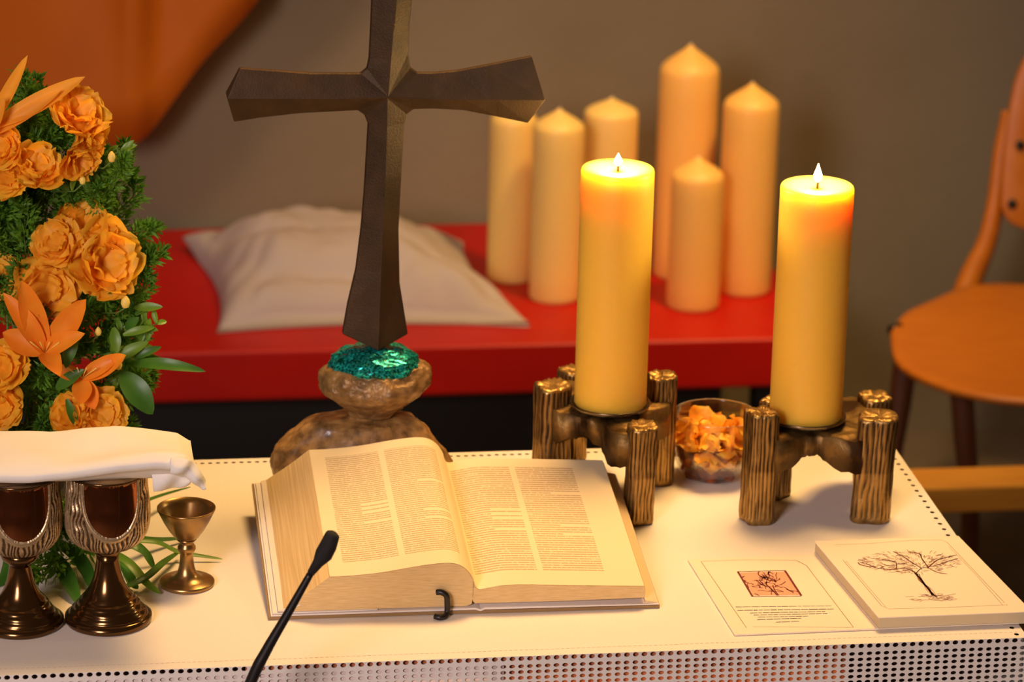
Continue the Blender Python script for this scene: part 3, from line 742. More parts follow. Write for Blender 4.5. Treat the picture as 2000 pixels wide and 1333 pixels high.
# low black stand under it
s = empty('book_stand', O, 'low black metal stand with one hook under the open book', 'book stand')
Sx = Vector((math.cos(R(-.7)), math.sin(R(-.7)), 0))
def bl(u, v, z=0): return Sx*u + Vector((0, v, z))
for u in (.06, .34):
    mb = MB(); mb.tube([bl(u, .045, .0012), bl(u, .27, math.tan(TILT)*.27-.0085), bl(u, .275, .004), bl(u, .20, .0022)], .0022, 8); mb.build('side_bar', M['metal_black'], s)
mb = MB(); mb.tube([bl(.06, .20, .0035), bl(.34, .20, .0035)], .0022, 8); mb.build('cross_bar', M['metal_black'], s)
hk = catmull([bl(.169, -.0030, .0262), bl(.1735, -.0050, .0268), bl(.1785, -.0062, .0235), bl(.1795, -.006, .0150), bl(.1795, -.0065, .0060), bl(.1770, -.0105, .0030), bl(.1715, -.0135, .0030), bl(.1665, -.0105, .0032)], 6)
mb = MB(); mb.tube(hk, .0030, 10); mb.build('hook', M['metal_black'], s)

# ------------------------------------------------------------------ brochure and booklet
def slab(name, q, z0, z1, mat, parent, w_=.0006):
    vs = [Vector((p.x, p.y, z0)) for p in q]+[Vector((p.x, p.y, z1)) for p in q]
    o = mesh(name, vs, [(0, 3, 2, 1), (4, 5, 6, 7), (0, 1, 5, 4), (1, 2, 6, 5), (2, 3, 7, 6), (3, 0, 4, 7)], mat, parent, False); ch(o, parent); return bevel(o, w_, 2)
ZB = T+.0022
pa, pb = at(1435, 1240, ZB), at(1343, 1093, ZB)
t = empty('brochure', (pa.x, pa.y, T), 'open cream brochure with dark red square tree print, partly under the booklet', 'brochure')
W_ = .283
q = [pa, pa+Vector((W_, .004, 0)), pb+Vector((W_, .004, 0)), pb]
slab('pages', q, T+.0004, ZB, M['paper'], t)
def strokes(mb, pts, wds, z):
    pts = [Vector((p.x, p.y, z)) for p in pts]; n = len(pts); vs = []
    for i, p in enumerate(pts):
        d = pts[min(i+1, n-1)]-pts[max(i-1, 0)]; s_ = Vector((-d.y, d.x, 0)); s_.normalize(); w2 = wds[i] if isinstance(wds, list) else wds
        vs += [p+s_*w2/2, p-s_*w2/2]
    mb.add(vs, [(2*i, 2*i+1, 2*i+3, 2*i+2) for i in range(n-1)])
def line(mb, pix, z, wd, jit=0):
    pts = [at(x, y, z) for x, y in pix]; strokes(mb, pts, wd, z)
zi = ZB+.00025
mb = MB()
line(mb, [(1369, 1097), (1458, 1227)], zi, .0005); line(mb, [(1369, 1097), (1460, 1094), (1555, 1095)], zi, .0004)
line(mb, [(1555, 1095), (1575, 1105), (1667, 1226)], zi, .0005); line(mb, [(1470, 1225), (1667, 1226)], zi, .0004)
ch(mb.build('border_line', M['ink_grey'], t, False), t)
mb = MB(); mb.add([at(x, y, zi-.0001) for x, y in ((1445, 1119), (1532, 1117), (1562, 1163), (1472, 1164))], [(3, 2, 1, 0)]); ch(mb.build('print_ground', M['print_tint'], t, False), t)
mb = MB()
line(mb, [(1441, 1117), (1533, 1115)], zi, .0011); line(mb, [(1533, 1115), (1565, 1164)], zi, .0024); line(mb, [(1565, 1165), (1470, 1166)], zi, .0011); line(mb, [(1470, 1166), (1441, 1117)], zi, .0022)
def uvp(u, v): # print square coordinates
    a = (1443+(1533-1443)*u, 1117-2*u); b2 = (1470+(1564-1470)*u, 1165-.5*u); return (a[0]+(b2[0]-a[0])*v, a[1]+(b2[1]-a[1])*v)
rnd = random.Random(3)
def walk(u, v, du, dv, n, w_, wob=.35):
    p = []; 
    for i in range(n):
        p.append(uvp(min(.98, max(.02, u)), min(.98, max(.02, v)))); a = rnd.uniform(-wob, wob); du, dv = du*math.cos(a)-dv*math.sin(a), du*math.sin(a)+dv*math.cos(a); u += du; v += dv
    strokes(mb, [at(x, y, zi) for x, y in p], w_, zi)
walk(.52, .98, -.004, -.06, 8, .0016, .2); walk(.55, .98, .0, -.06, 8, .0012, .2)
for k in range(46):
    a = rnd.uniform(-PI, 0) if k < 24 else rnd.uniform(-PI, PI)
    u0_, v0_ = (.52+rnd.uniform(-.18, .18), rnd.uniform(.25, .65)) if k < 22 else (rnd.uniform(.05, .9), rnd.uniform(.1, .9))
    walk(u0_, v0_, .055*math.cos(a), .05*math.sin(a), rnd.randint(4, 8), rnd.uniform(.0007, .0015), .6)
ch(mb.build('tree_print', M['print_red'], t, False), t)
mb = MB(); rnd = random.Random(9)
for x0, x1, y0, y1, wt in ((1437, 1624, 1186, 1184, .0010), (1440, 1629, 1193, 1190, .0014), (1465, 1612, 1198, 1195, .0010), (1472, 1616, 1202, 1199, .0010), (1480, 1578, 1206, 1204, .0010), (1479, 1565, 1211, 1208, .0012), (1515, 1562, 1216, 1214, .0010)):
    x = x0
    while x < x1-3:
        L_ = rnd.uniform(6, 18); xe = min(x+L_, x1); f0_, f1_ = (x-x0)/(x1-x0), (xe-x0)/(x1-x0)
        line(mb, [(x, y0+(y1-y0)*f0_), ((x+xe)/2, y0+(y1-y0)*(f0_+f1_)/2), (xe, y0+(y1-y0)*f1_)], zi, wt*rnd.uniform(.7, 1.1)); x = xe+rnd.uniform(1.2, 2.2)
ch(mb.build('text_lines', M['ink'], t, False), t)

ZT = T+.0155
fl_, bl_ = at(1716, 1207, ZT), at(1590, 1057, ZT); br_ = at(1872, 1047, ZT); fr_ = fl_+(br_-bl_)*1.0+Vector((.002, .0, 0))
t = empty('booklet', (fl_.x, fl_.y, ZB), 'closed cream booklet with brown line drawing of a tree on its cover', 'booklet')
ins = [fl_+Vector((.0012, .0012, 0)), fr_+Vector((-.001, .0012, 0)), br_+Vector((-.001, -.001, 0)), bl_+Vector((.0012, -.001, 0))]
slab('page_block', ins, ZB+.0013, ZT-.0012, M['paper_edge'], t, .0003)
slab('front_cover', [fl_, fr_, br_, bl_], ZT-.0012, ZT, M['paper'], t, .0005)
slab('back_cover', [fl_, fr_, br_, bl_], ZB+.0003, ZB+.0013, M['paper'], t, .0005)
zi = ZT+.0002
mb = MB()
line(mb, [(1629, 1065), (1700, 1062), (1780, 1056), (1840, 1055), (1850, 1060), (1962, 1178)], zi, .0004); line(mb, [(1853, 1068), (1905, 1122), (1958, 1182)], zi, .0003)
line(mb, [(1646, 1094), (1722, 1184), (1737, 1190), (1850, 1187), (1968, 1182)], zi, .0004); line(mb, [(1652, 1096), (1712, 1166), (1730, 1186)], zi, .0003)
ch(mb.build('border_line', M['ink_grey'], t, False), t)
mb = MB(); rnd = random.Random(12)
def sk(pix, w_, rep=1, j=1.2):
    for r__ in range(rep):
        pts = [Vector((x+rnd.uniform(-j, j), y+rnd.uniform(-j, j)*.7, 0)) for x, y in pix]
        cp = catmull(pts, 4); strokes(mb, [at(p.x, p.y, zi) for p in cp], w_*rnd.uniform(.6, 1.2), zi)
# trunk
for r__ in range(9): sk([(1790+rnd.uniform(-4, 8), 1122), (1800+rnd.uniform(-5, 5), 1135), (1812+rnd.uniform(-4, 5), 1150), (1824+rnd.uniform(-4, 4), 1164)], .0007)
sk([(1786, 1120), (1797, 1130), (1808, 1145), (1823, 1162), (1830, 1166)], .0016, 2)
# main boughs
for br in ([(1792, 1122), (1770, 1111), (1740, 1113), (1710, 1110), (1690, 1100)], [(1790, 1120), (1800, 1110), (1825, 1106), (1850, 1098), (1871, 1092)], [(1800, 1110), (1780, 1098), (1765, 1088), (1745, 1078)], [(1812, 1108), (1800, 1092), (1795, 1082), (1775, 1078)], [(1812, 1110), (1830, 1095), (1850, 1089), (1868, 1084)], [(1750, 1112), (1750, 1100), (1722, 1094)], [(1810, 1108), (1830, 1118), (1850, 1122)], [(1700, 1108), (1682, 1104), (1676, 1100)]):
    sk(br, .0011, 2)
def inside(x, y):   # crown outline: wide and flat
    return ((x-1775)/98)**2+((y-1101)/24)**2 < 1
for k in range(420):
    a = rnd.uniform(0, 6.28); rr = rnd.random()**.6; x = 1776+94*rr*math.cos(a); y = 1099+21*rr*math.sin(a)
    dx = (x-1800)/94; L_ = rnd.uniform(5, 13)
    ang = math.atan2((y-1115)*.5, x-1800)+rnd.uniform(-.7, .7)
    sk([(x, y), (x+L_*.5*math.cos(ang), y+L_*.35*math.sin(ang)+rnd.uniform(-1, 1)), (x+L_*math.cos(ang), y+L_*.5*math.sin(ang))], .0005, 1, .5)
for k in range(46):
    x = rnd.gauss(1826, 20); y = 1166+rnd.uniform(-5, 7); L_ = rnd.uniform(8, 22)*(1 if rnd.random() < .5 else -1)
    sk([(x, y), (x+L_*.5, y+rnd.uniform(-2, 2)), (x+L_, y+rnd.uniform(-3, 3))], .0005, 1, .4)
ch(mb.build('tree_drawing', M['print'], t, False), t)

# ------------------------------------------------------------------ chalices
zc = lambda y, y0=1212, k=1819.: (y0-y)/k
OW, OH, OR = .0305, .088, .058
M['oval'] = simple('polished_bronze_red_reflection', (.42, .13, .045), .12, .95, col2=(.30, .10, .035), scale=18, stretch=(3, 3, .3))  # red reflection of the room is put into the base colour
def chalice(c, label, kf, collar_big, rot, z_sc=1.0, cs=.83):
    t = empty('chalice', c, label, 'chalice', rz=rot)
    foot = [(.0420, 0), (.0432, .0018), (.0435, .0045), (.0425, .0072), (.0405, .0085), (.0390, .0090), (.0388, .0100), (.0370, .0135), (.0352, .0145), (.0350, .0158), (.0330, .0190), (.0312, .0200), (.0308, .0215), (.0285, .0245), (.0265, .0255), (.0262, .0268), (.0235, .0300), (.0200, .0350), (.0170, .0410), (.0145, .0480), (.0125, .0570), (.0112, .0660), (.0108, .0745)]
    foot = [(r*kf, z*z_sc) for r, z in foot]
    if collar_big: foot[-1] = (.0110, .0700*z_sc)
    # smooth stem and stepped foot; slight spiral in the steps
    def dsp(a, i, r, z):
        return (.0009*math.sin(a*2+z*260) if .006 < z < .030 else 0), .1
    lathe('foot', foot, M['chal_smooth'], t, 96, dsp)
    z0 = foot[-1][1]
    if collar_big: col = [(.0108, z0-.004), (.0125, z0), (.0175, z0+.003), (.0190, z0+.007), (.0185, z0+.0105), (.0150, z0+.0125)]
    else: col = [(.0108, z0-.003), (.0128, z0-.001), (.0138, z0+.002), (.0132, z0+.0045), (.0115, z0+.006)]
    lathe('collar', col, M['chal_smooth'], t, 48)
    zb = col[-1][1]-.0015
    cup = [(.010, 0), (.020, .0018), (.0285, .0060), (.0350, .0130), (.0392, .0220), (.0415, .0330), (.0422, .0450), (.0418, .0580), (.0408, .0720), (.0400, .0860), (.0396, .0960)]
    cp = catmull([(r, 0, z) for r, z in cup], 10); pr = [(p.x, zb+p.z*cs) for p in cp]
    front = -PI/2-rot+.10                       # the polished oval faces the congregation
    sc = []
    def dc(a, i, r, z):
        h = (z-zb)/cs
        best = 9
        for kq in range(3):
            d = (a-front-kq*2*PI/3+PI) % (2*PI)-PI
            e = math.sqrt((d*.042/OW)**2+((h-OH)/OR)**2); best = min(best, e)
        if best < 1: return -.0012, 0.0
        if best < 1.13: return .0012*(1-abs(best-1.06)/.07), .15
        q = nz((math.cos(a)*3, math.sin(a)*3, h*60+3))
        g_ = math.sin(a*54+q*6+math.sin(h*150)*.9)
        return .0011*g_, (.95 if g_ < -.05 else .05)
    lathe('cup', pr, M['chal'], t, 384, dc)
    # polished insets
    n = 40; zz_ = [p[1] for p in pr]; rr_ = [p[0] for p in pr]
    for kq in range(3):
        fa = front+kq*2*PI/3; g = []; ins_ = MB()
        for i in range(n+1):
            for j in range(13):
                e = j/12*.985; th = 2*PI*i/n; dd = e*math.cos(th)*OW/.042; hh = OH+e*math.sin(th)*OR
                z = zb+min(hh, .0955)*cs; r = interp(zz_, rr_, z)-.0004; g.append((r*math.cos(fa+dd), r*math.sin(fa+dd), z))
        ins_.add(g, [(i*13+j, (i+1)*13+j, (i+1)*13+j+1, i*13+j+1) for i in range(n) for j in range(12)])
        ins_.build('polished_oval', M['oval'], t)
    lathe('rim', [(pr[-1][0], pr[-1][1]-.001), (pr[-1][0]+.0006, pr[-1][1]+.001), (pr[-1][0], pr[-1][1]+.002), (pr[-1][0]-.0016, pr[-1][1]+.001), (pr[-1][0]-.002, zb+.02), (.001, zb+.01)], M['chal_smooth'], t, 64)
    return zb+.096*cs+.003
c2 = at(212, 1212, T); c1 = at(42, 1219, T)
top2 = chalice(c2, 'bronze chalice with tall stem, whole foot showing, under the folded linen', 1.0, False, .0)
top1 = chalice(c1, 'bronze chalice at the left picture edge with a wide collar below its cup', .97, True, .12, .96)
# small brass goblet
c = at(365, 1142, T); t = empty('brass_goblet', c, 'small brass goblet with wide conical cup between chalice and open book', 'goblet')
prof = [(.0275, 0), (.0285, .0015), (.0285, .0042), (.0270, .0052), (.0200, .0062), (.0135, .0090), (.0100, .0135), (.0080, .0200), (.0070, .0280), (.0066, .0345), (.0080, .0365), (.0095, .0395), (.0092, .0425), (.0075, .0450), (.0070, .0475), (.0088, .0485), (.0105, .0505)]
lathe('stem', prof, M['goblet'], t, 64)
lathe('cup', [(.0085, .0500), (.0125, .0530), (.0180, .0605), (.0235, .0700), (.0275, .0785), (.0298, .0835), (.0300, .0850), (.0290, .0850), (.0265, .0790), (.0222, .0700), (.0165, .0610), (.0110, .0555), (.001, .0540)], M['goblet'], t, 64)

# ------------------------------------------------------------------ folded linen over the chalices
zn = T+max(top1, top2)
yf_, yk_ = c2.y-.052, c2.y+.052
hx = [-420, 0, 60, 130, 180, 230, 300, 340, 377]; hy = [962, 946, 946, 940, 932, 925, 920, 922, 930]
tx = [-420, 0, 100, 160, 230, 300, 350, 377]; ty = [842, 838, 840, 833, 828, 835, 841, 856]
nx_ = 120; vs = []; fs = []
t = empty('folded_linen', (c2.x, c2.y, zn), 'folded white linen cloth laid across the tops of the two chalices', 'cloth')
for i in range(nx_+1):
    u = i/nx_; xp = -420+(377+420)*(1-(1-u)**1.6)
    zh = pl(xp, interp(hx, hy, xp), yf_).z; zt_ = pl(xp, interp(tx, ty, xp), yk_).z
    X = pl(xp, 900, c2.y).x; e = max(0, (xp-352)/25); rnd_ = math.sqrt(max(0, 1-e*e))*.92+.08
    zm = T+max(top1, top2)+.0015
    wv = .0035*math.sin(xp*.021+.5)
    loop = [(yf_+.004, max(zh, zm-.004)-.0005), (yf_+.0008, zh+.0008), (yf_-.0022, zh+.0045), (yf_-.002, zh+.0085), (yf_+.003, zh+.0120), (yf_+.012, zh+.0142+wv*.4),
            (c2.y-.02, (zh+.013)*.5+zt_*.5+wv), (c2.y+.01, zt_*.8+(zh+.013)*.2+wv*.6), (c2.y+.035, zt_+.0005), (yk_-.006, zt_), (yk_, zt_-.004), (yk_, zt_-.010), (yk_-.006, zt_-.0125), (c2.y+.02, max(zm, zt_-.015)), (c2.y-.02, zm), (yf_+.02, zm)]
    mz = sum(z for _, z in loop)/len(loop)
    lp = catmull([(0, y, z) for y, z in loop]+[(0, loop[0][0], loop[0][1])], 3)[:-1]
    for p in lp:
        vs.append(Vector((X, c2.y+(p.y-c2.y)*(.93+.07*rnd_)+.002*nz((X*30, p.y*20, 1)), mz+(p.z-mz)*rnd_ + .0012*nz((X*25, p.y*40, 4)))))
m_ = len(lp)
for i in range(nx_):
    for j in range(m_): a = i*m_+j; b2 = i*m_+(j+1) % m_; fs.append((a, a+m_, b2+m_, b2))
fs.append(tuple(range(m_))); fs.append(tuple(nx_*m_+j for j in range(m_))[::-1])
o = ch(mesh('upper_fold', vs, fs, M['linen_soft'], t), t)
def flap(name, up_, lo_, Y0, dy, th):
    n_ = 9; A = catmull([pl(x, y, Y0+dy*i) for i, (x, y) in enumerate(up_)], 5); B_ = catmull([pl(x, y, Y0+dy*i-.002) for i, (x, y) in enumerate(lo_)], 5); vs = []; fs = []
    for i in range(len(A)):
        for j in range(n_): q = j/(n_-1); p = A[i].lerp(B_[i], q); p.y += -.008*math.sin(q*PI)+.0025*math.sin(i*.7+q*3); vs.append(p)
    for i in range(len(A)-1):
        for j in range(n_-1): a = i*n_+j; fs.append((a, a+1, a+n_+1, a+n_))
    o = ch(mesh(name, vs, fs, M['linen_soft'], t), t); sd = o.modifiers.new('thick', 'SOLIDIFY'); sd.thickness = th
    ss = o.modifiers.new('soft', 'SUBSURF'); ss.levels = 1; ss.render_levels = 1
flap('hanging_corner', [(335, 893), (362, 893), (378, 900), (393, 918), (404, 938)], [(330, 926), (350, 930), (368, 938), (382, 951), (396, 958)], yf_-.001, .002, .0035)
flap('hanging_fold', [(296, 905), (330, 905), (360, 912), (374, 924)], [(298, 962), (326, 958), (352, 954), (372, 947)], yf_+.018, .002, .0022)

# ------------------------------------------------------------------ microphone in front of the altar
MY = -.52
t = empty('microphone_stand', (pl(470, 1333, MY).x-.03, MY, 0), 'thin black gooseneck microphone rising in front of the altar cloth', 'microphone')
hp = [pl(x, y, MY) for x, y in ((652, 1041), (630, 1088), (619, 1104), (606, 1122), (560, 1203), (520, 1272), (487, 1340))]
bx = t.location.x
neck = catmull(hp[3:]+[Vector((hp[-1].x-.045, MY, hp[-1].z-.12)), Vector((bx-.05, MY, .60)), Vector((bx-.05, MY, .30)), Vector((bx-.05, MY, .012))], 8)
m_ = len(neck)
mb = MB(); mb.tube(neck, [.0034+.0022*min(1, i/(m_*.35)) for i in range(m_)], 12); ch(mb.build('gooseneck', M['metal_black'], t), t)
ax = (hp[0]-hp[2]).normalized()
hb = [hp[0]+ax*.0005, hp[0]-ax*.0012, hp[0]-ax*.0030, hp[1]+ax*.012, hp[1]+ax*.002, hp[2]+ax*.002, hp[3]+ax*.001]
mb = MB(); mb.tube(hb, [.0035, .0062, .0070, .0082, .0084, .0052, .0036], 20); ch(mb.build('microphone_head', M['mic'], t), t)
mb = MB(); mb.tube([(bx-.05, MY, 0), (bx-.05, MY, .012), (bx-.05, MY, .02)], [.11, .11, .02], 40); ch(mb.build('base_plate', M['metal_black'], t), t)

# ------------------------------------------------------------------ flower arrangement
FY = -.03
vc = Vector((pl(50, 1000, FY).x, FY+.03, T))
t = empty('vase', vc, 'dark round vase behind the chalices holding the orange flowers', 'vase')
lathe('vase_body', [(.035, 0), (.040, .002), (.050, .02), (.052, .045), (.046, .07), (.036, .09), (.034, .10), (.031, .10), (.033, .09), (.043, .07), (.048, .045), (.045, .02), (.001, .01)], M['vase'], t, 48)
core = vc+Vector((0, 0, .12))
def petal_mesh(L_, W2, cup, curl, ruf, seed, point=.5, n=8, m=7, thick=0):
    vs = []; fs = []
    for i in range(n+1):
        u = i/n; wd = W2*(math.sin(PI*min(1, u**.75*.93+.04)))**point
        for j in range(m+1):
            v = j/m*2-1
            x = wd*v; ang = curl*u*u; y = L_*(u-.25*abs(ang)*u*.3); z = L_*math.sin(ang)*.55*u
            z += cup*wd*v*v + ruf*u*math.sin(v*7+seed)*.5*wd + ruf*.6*wd*u*nz((v*2.2+seed, u*3, seed))
            y += ruf*.25*L_*u*u*nz((v*3.1+seed, 5, seed))
            vs.append(Vector((x, y, z)))
    for i in range(n):
        for j in range(m): a = i*(m+1)+j; fs.append((a, a+1, a+m+2, a+m+1))
    return vs, fs
def ruffled(name, rad, mat, seed, layers=3):
    """frilled double blossom; opens towards local +Z"""
    rnd = random.Random(seed); parts = []
    for ly in range(layers):
        mb = MB(); k = (6, 5, 4, 3)[ly]; tilt = R((4, 26, 48, 68)[ly]); s_ = rad*(1.25, 1.08, .85, .6)[ly]
        for q in range(k):
            vs, fs = petal_mesh(s_*rnd.uniform(.88, 1.12), s_*.64, .28, .45-.2*ly, .55, rnd.uniform(0, 20), .42)
            m3 = Matrix.Rotation(2*PI*q/k+ly*.5+rnd.uniform(-.2, .2), 3, 'Z') @ Matrix.Rotation(tilt+rnd.uniform(-.15, .15), 3, 'X')
            mb.add([m3 @ v for v in vs], fs)
        parts.append(mb)
    return parts
def orient(d, roll=0):
    return (Vector(d).normalized().to_track_quat('Z', 'Y') @ Matrix.Rotation(roll, 3, 'Z').to_quaternion()).to_euler()
VIEW = (CAM-Vector((-.6, FY, 1.1))).normalized()
nstem = 0
def stem_to(t, d):
    """stem from the bloom back into the vase"""
    global nstem
    nstem += 1; a = nstem*2.4; rr = .0055*math.sqrt(nstem); off = Vector((rr*math.cos(a), rr*math.sin(a), 0))
    p = t.location; q1 = p-Vector(d).normalized()*.012+Vector((0, .012, -.004))
    q2 = Vector((p.x*.75+(core.x+off.x*1.6)*.25, FY+.055+off.y*1.5, max(core.z+.02, p.z-.05)))
    pts = catmull([p-Vector(d).normalized()*.003, q1, q2, core+off*1.15-Vector((0, 0, .01)), vc+off+Vector((0, 0, .03))], 5)
    inv = Matrix.Translation(p) @ t.rotation_euler.to_matrix().to_4x4(); inv = inv.inverted()
    mb = MB(); mb.tube([inv @ x for x in pts], .0014, 6); mb.build('stem', M['stem'], t)
def bloom(x, y, rpx, d, mat, label, seed, Y=FY, layers=3):
    p = pl(x, y, Y); r = rpx/1800; t = empty('ruffled_blossom', p, label, 'flower', 'ruffled orange blossoms')
    t.rotation_euler = orient(Vector(d)+VIEW*.0, seed)
    for k, mb in enumerate(ruffled('b', r, mat, seed, layers)):
        mb.build('petal_ring', mat, t)
    stem_to(t, d); return t
def V3(a, b2, c=1.0):   # direction: a right, b2 up, c towards the viewer
    return RT*a+Vector((0, 0, 1))*b2+VIEW*c
bloom(146, 226, 50, V3(.5, .6, .8), M['petal'], 'topmost ruffled orange blossom standing above the fern', 1, FY-.045)
bloom(172, 262, 34, V3(.8, -.1, .6), M['petal'], 'small orange blossom tucked just under the topmost bloom', 2, FY-.045)
bloom(150, 305, 38, V3(.4, -.5, .6), M['petal'], 'drooping orange blossom below the two top blooms', 3, FY-.045)
bloom(2, 296, 40, V3(-.3, .4, 1), M['petal'], 'orange blossom cut by the left picture edge near the top', 4, FY-.045)
bloom(62, 335, 46, V3(.3, .5, .5), M['petal'], 'flat spreading orange blossom lying on the fern near the top', 5, FY-.045)
bloom(18, 345, 38, V3(-.2, .1, .8), M['petal'], 'low orange blossom left of the flat spreading one', 6, FY-.045)
bloom(196, 515, 64, V3(.5, .15, 1), M['petal'], 'largest ruffled orange blossom on the right side of the bouquet', 7, FY-.03)
bloom(165, 452, 52, V3(.2, .7, .8), M['petal'], 'orange blossom directly above the largest ruffled one', 8, FY-.01)
bloom(115, 480, 42, V3(-.3, .3, 1), M['petal_y'], 'pale amber blossom left of the largest ruffled one', 9, FY-.03)
bloom(93, 555, 52, V3(-.1, -.3, 1), M['petal_y'], 'round amber blossom above the upright orange lily', 10, FY-.02)
bloom(2, 545, 40, V3(-.4, .2, 1), M['petal_y'], 'amber blossom at the left picture edge beside the lily', 11)
bloom(2, 720, 48, V3(-.2, .2, 1), M['petal'], 'orange blossom at the left edge below the lily', 12, FY-.04)
bloom(2, 790, 42, V3(-.1, -.2, 1), M['petal'], 'orange blossom at the left edge just above the folded linen', 13, FY-.04)
bloom(138, 812, 36, V3(-.2, .1, 1), M['petal'], 'lower left orange blossom resting on the folded linen', 14, FY-.05)
bloom(192, 808, 42, V3(.3, .1, 1), M['petal_y'], 'round amber blossom at the right just above the folded linen', 15, FY-.05)

def tip_petal(mb, a, b2, wd, up, bend=.15, cup=.3, n=12):
    """pointed petal or leaf blade from a to b2 with its upper side towards up"""
    d = b2-a; Ln = d.length; d.normalize(); s_ = d.cross(up).normalized(); u_ = s_.cross(d).normalized(); vs = []
    for i in range(n+1):
        q = i/n; w2 = wd*math.sin(PI*min(1, (q*.90+.07)))**.8*(1 if q < .95 else .5); c = a+d*Ln*q+u_*(bend*Ln*math.sin(q*PI))
        if i == n: w2 = wd*.02
        for j in (-1, -.5, 0, .5, 1): vs.append(c+s_*w2*j+u_*cup*w2*j*j)
    mb.add(vs, [(i*5+j, i*5+j+1, i*5+j+6, i*5+j+5) for i in range(n) for j in range(4)])
def lily(base, tips, label, Y, wd=.017):
    p = pl(*base, Y); t = empty('lily', p, label, 'lily', 'orange lilies')
    for k, (x, y, dy) in enumerate(tips):
        e = pl(x, y, Y+dy); mb = MB(); tip_petal(mb, Vector((0, 0, 0)), e-p, wd*(1 if k % 2 == 0 else .8), VIEW*1.0+Vector((0, 0, .3)), .10*(1 if k % 2 else -.6), .45)
        mb.build('petal', M['petal_l'], t)
    mb = MB()
    for k in range(4): mb.tube([(0, 0, 0), V3(.01*(k-1.5), .012, .018)], .0006, 5)
    mb.build('stamens', M['bud'], t)
    stem_to(t, V3(0, .5, .5)); return t
lily((88, 690), [(42, 548, -.02), (6, 572, .0), (168, 585, -.02), (166, 652, -.03), (5, 650, .01), (118, 735, -.05)], 'upright orange lily with long pointed petals in the bouquet middle', FY-.05, .0135)
lily((160, 740), [(246, 694, -.02), (232, 700, -.01), (160, 790, -.03), (100, 720, .0), (185, 800, -.02)], 'lily with petals reaching right over the broad green leaves', FY-.05, .0105)
# long pointed yellow blooms at the top left
t = empty('pointed_bloom', pl(-25, 250, FY-.05), 'long pointed yellow-orange petals rising at the top left corner', 'flower')
p = t.location
for (a, b2, wd) in (((-30, 262), (54, 108), .007), ((-20, 250), (166, 150), .0105), ((-30, 270), (120, 176), .007), ((-40, 280), (10, 190), .010)):
    mb = MB(); A, B_ = pl(*a, FY-.05), pl(*b2, FY-.07); tip_petal(mb, A-p, B_-p, wd, VIEW+Vector((0, 0, .4)), -.05, .5); mb.build('petal', M['petal_top'], t)
stem_to(t, V3(-.5, -.2, .2))

# broad leaves
def leaf(a, b2, wd, Ya, Yb, mat, label, bend=.1, up=None, cup=.25):
    A, B_ = pl(*a, Ya), pl(*b2, Yb); t_ = MB(); tip_petal(t_, Vector((0, 0, 0)), B_-A, wd, up or (VIEW+Vector((0, 0, .3))), bend, cup, 16)
    o = t_.build('broad_leaf', mat); o.location = A; tag(o, label, 'leaf', 'broad leaves of the bouquet'); return o
leaf((236, 728), (298, 810), .0135, FY-.03, FY-.05, M['leaf'], 'large dark green leaf pointing down right of the bouquet', .12)
leaf((252, 712), (402, 726), .0065, FY-.02, FY-.05, M['leaf'], 'long narrow green leaf reaching furthest right over the bench', .16)
leaf((262, 602), (318, 600), .0050, FY-.02, FY-.03, M['leaf_l'], 'light green leaf on the bouquet side beside the yellow bud', .05)
leaf((246, 645), (272, 620), .0055, FY-.02, FY-.03, M['leaf'], 'small green leaf under the yellow bud')
leaf((222, 705), (290, 668), .0065, FY-.03, FY-.03, M['leaf_l'], 'green leaf slanting up right over the red bench edge', .08)
leaf((262, 700), (315, 678), .0045, FY-.03, FY-.03, M['leaf'], 'short leaf right of the slanting green leaf')
leaf((240, 655), (302, 640), .0045, FY-.03, FY-.03, M['leaf_l'], 'thin leaf between the bud and the narrow long leaf')
leaf((198, 315), (263, 291), .0050, FY, FY, M['leaf_l'], 'pointed light green leaf beside the top blossoms', .06)
leaf((150, 640), (128, 720), .0070, FY-.05, FY-.06, M['leaf'], 'folded green leaf between the two lilies')
leaf((110, 760), (165, 722), .0070, FY-.05, FY-.06, M['leaf'], 'dark leaf under the second lily', .1)
leaf((130, 780), (150, 835), .0050, FY-.06, FY-.06, M['leaf'], 'dark leaf hanging towards the linen')
leaf((222, 640), (228, 690), .0060, FY-.03, FY-.04, M['leaf_l'], 'pale green leaf right of the upright lily')
leaf((200, 560), (262, 560), .0040, FY+.02, FY+.02, M['leaf'], 'small dark leaf below the largest blossom')
rnd = random.Random(77)
tw = MB()
for (x, y, k, lb) in ((285, 640, 9, 'leafy green twig reaching right below the light green leaf'), (262, 680, 8, 'leafy green twig just above the long narrow leaf'), (275, 612, 6, 'small leafy twig directly under the light green leaf'), (225, 300, 7, 'leafy twig beside the bud under the topmost blossom'),
        (190, 335, 8, 'leafy twig on the fern right below the drooping top blossom'), (200, 770, 9, 'leafy twig above the round amber blossom near the linen'), (165, 345, 7, 'leafy twig around the tiny yellow bud'), (240, 745, 6, 'short leafy twig at the base of the large dark leaf')):
    t = empty('leafy_twig', pl(x, y, FY-.02), lb, 'twig', 'leafy twigs at the right side of the bouquet')
    mb = MB(); b0 = Vector((-.035, .01, -.01)); mb.tube([b0, Vector((0, 0, 0)), Vector((.012, 0, .004))], .0008, 5); mb.build('stem', M['stem'], t)
    mb = MB()
    for q in range(k+4):
        f_ = rnd.random(); a = b0.lerp(Vector((.012, 0, .004)), f_); d = Vector((rnd.uniform(-.3, 1), rnd.uniform(-.5, .3), rnd.uniform(-.9, .9))).normalized()*rnd.uniform(.010, .020)
        tip_petal(mb, a, a+d, .0032, VIEW+Vector((rnd.uniform(-.5, .5), 0, rnd.uniform(-.2, .7))), .08, .3, 6)
    mb.build('leaflets', M['leaf_l'], t)
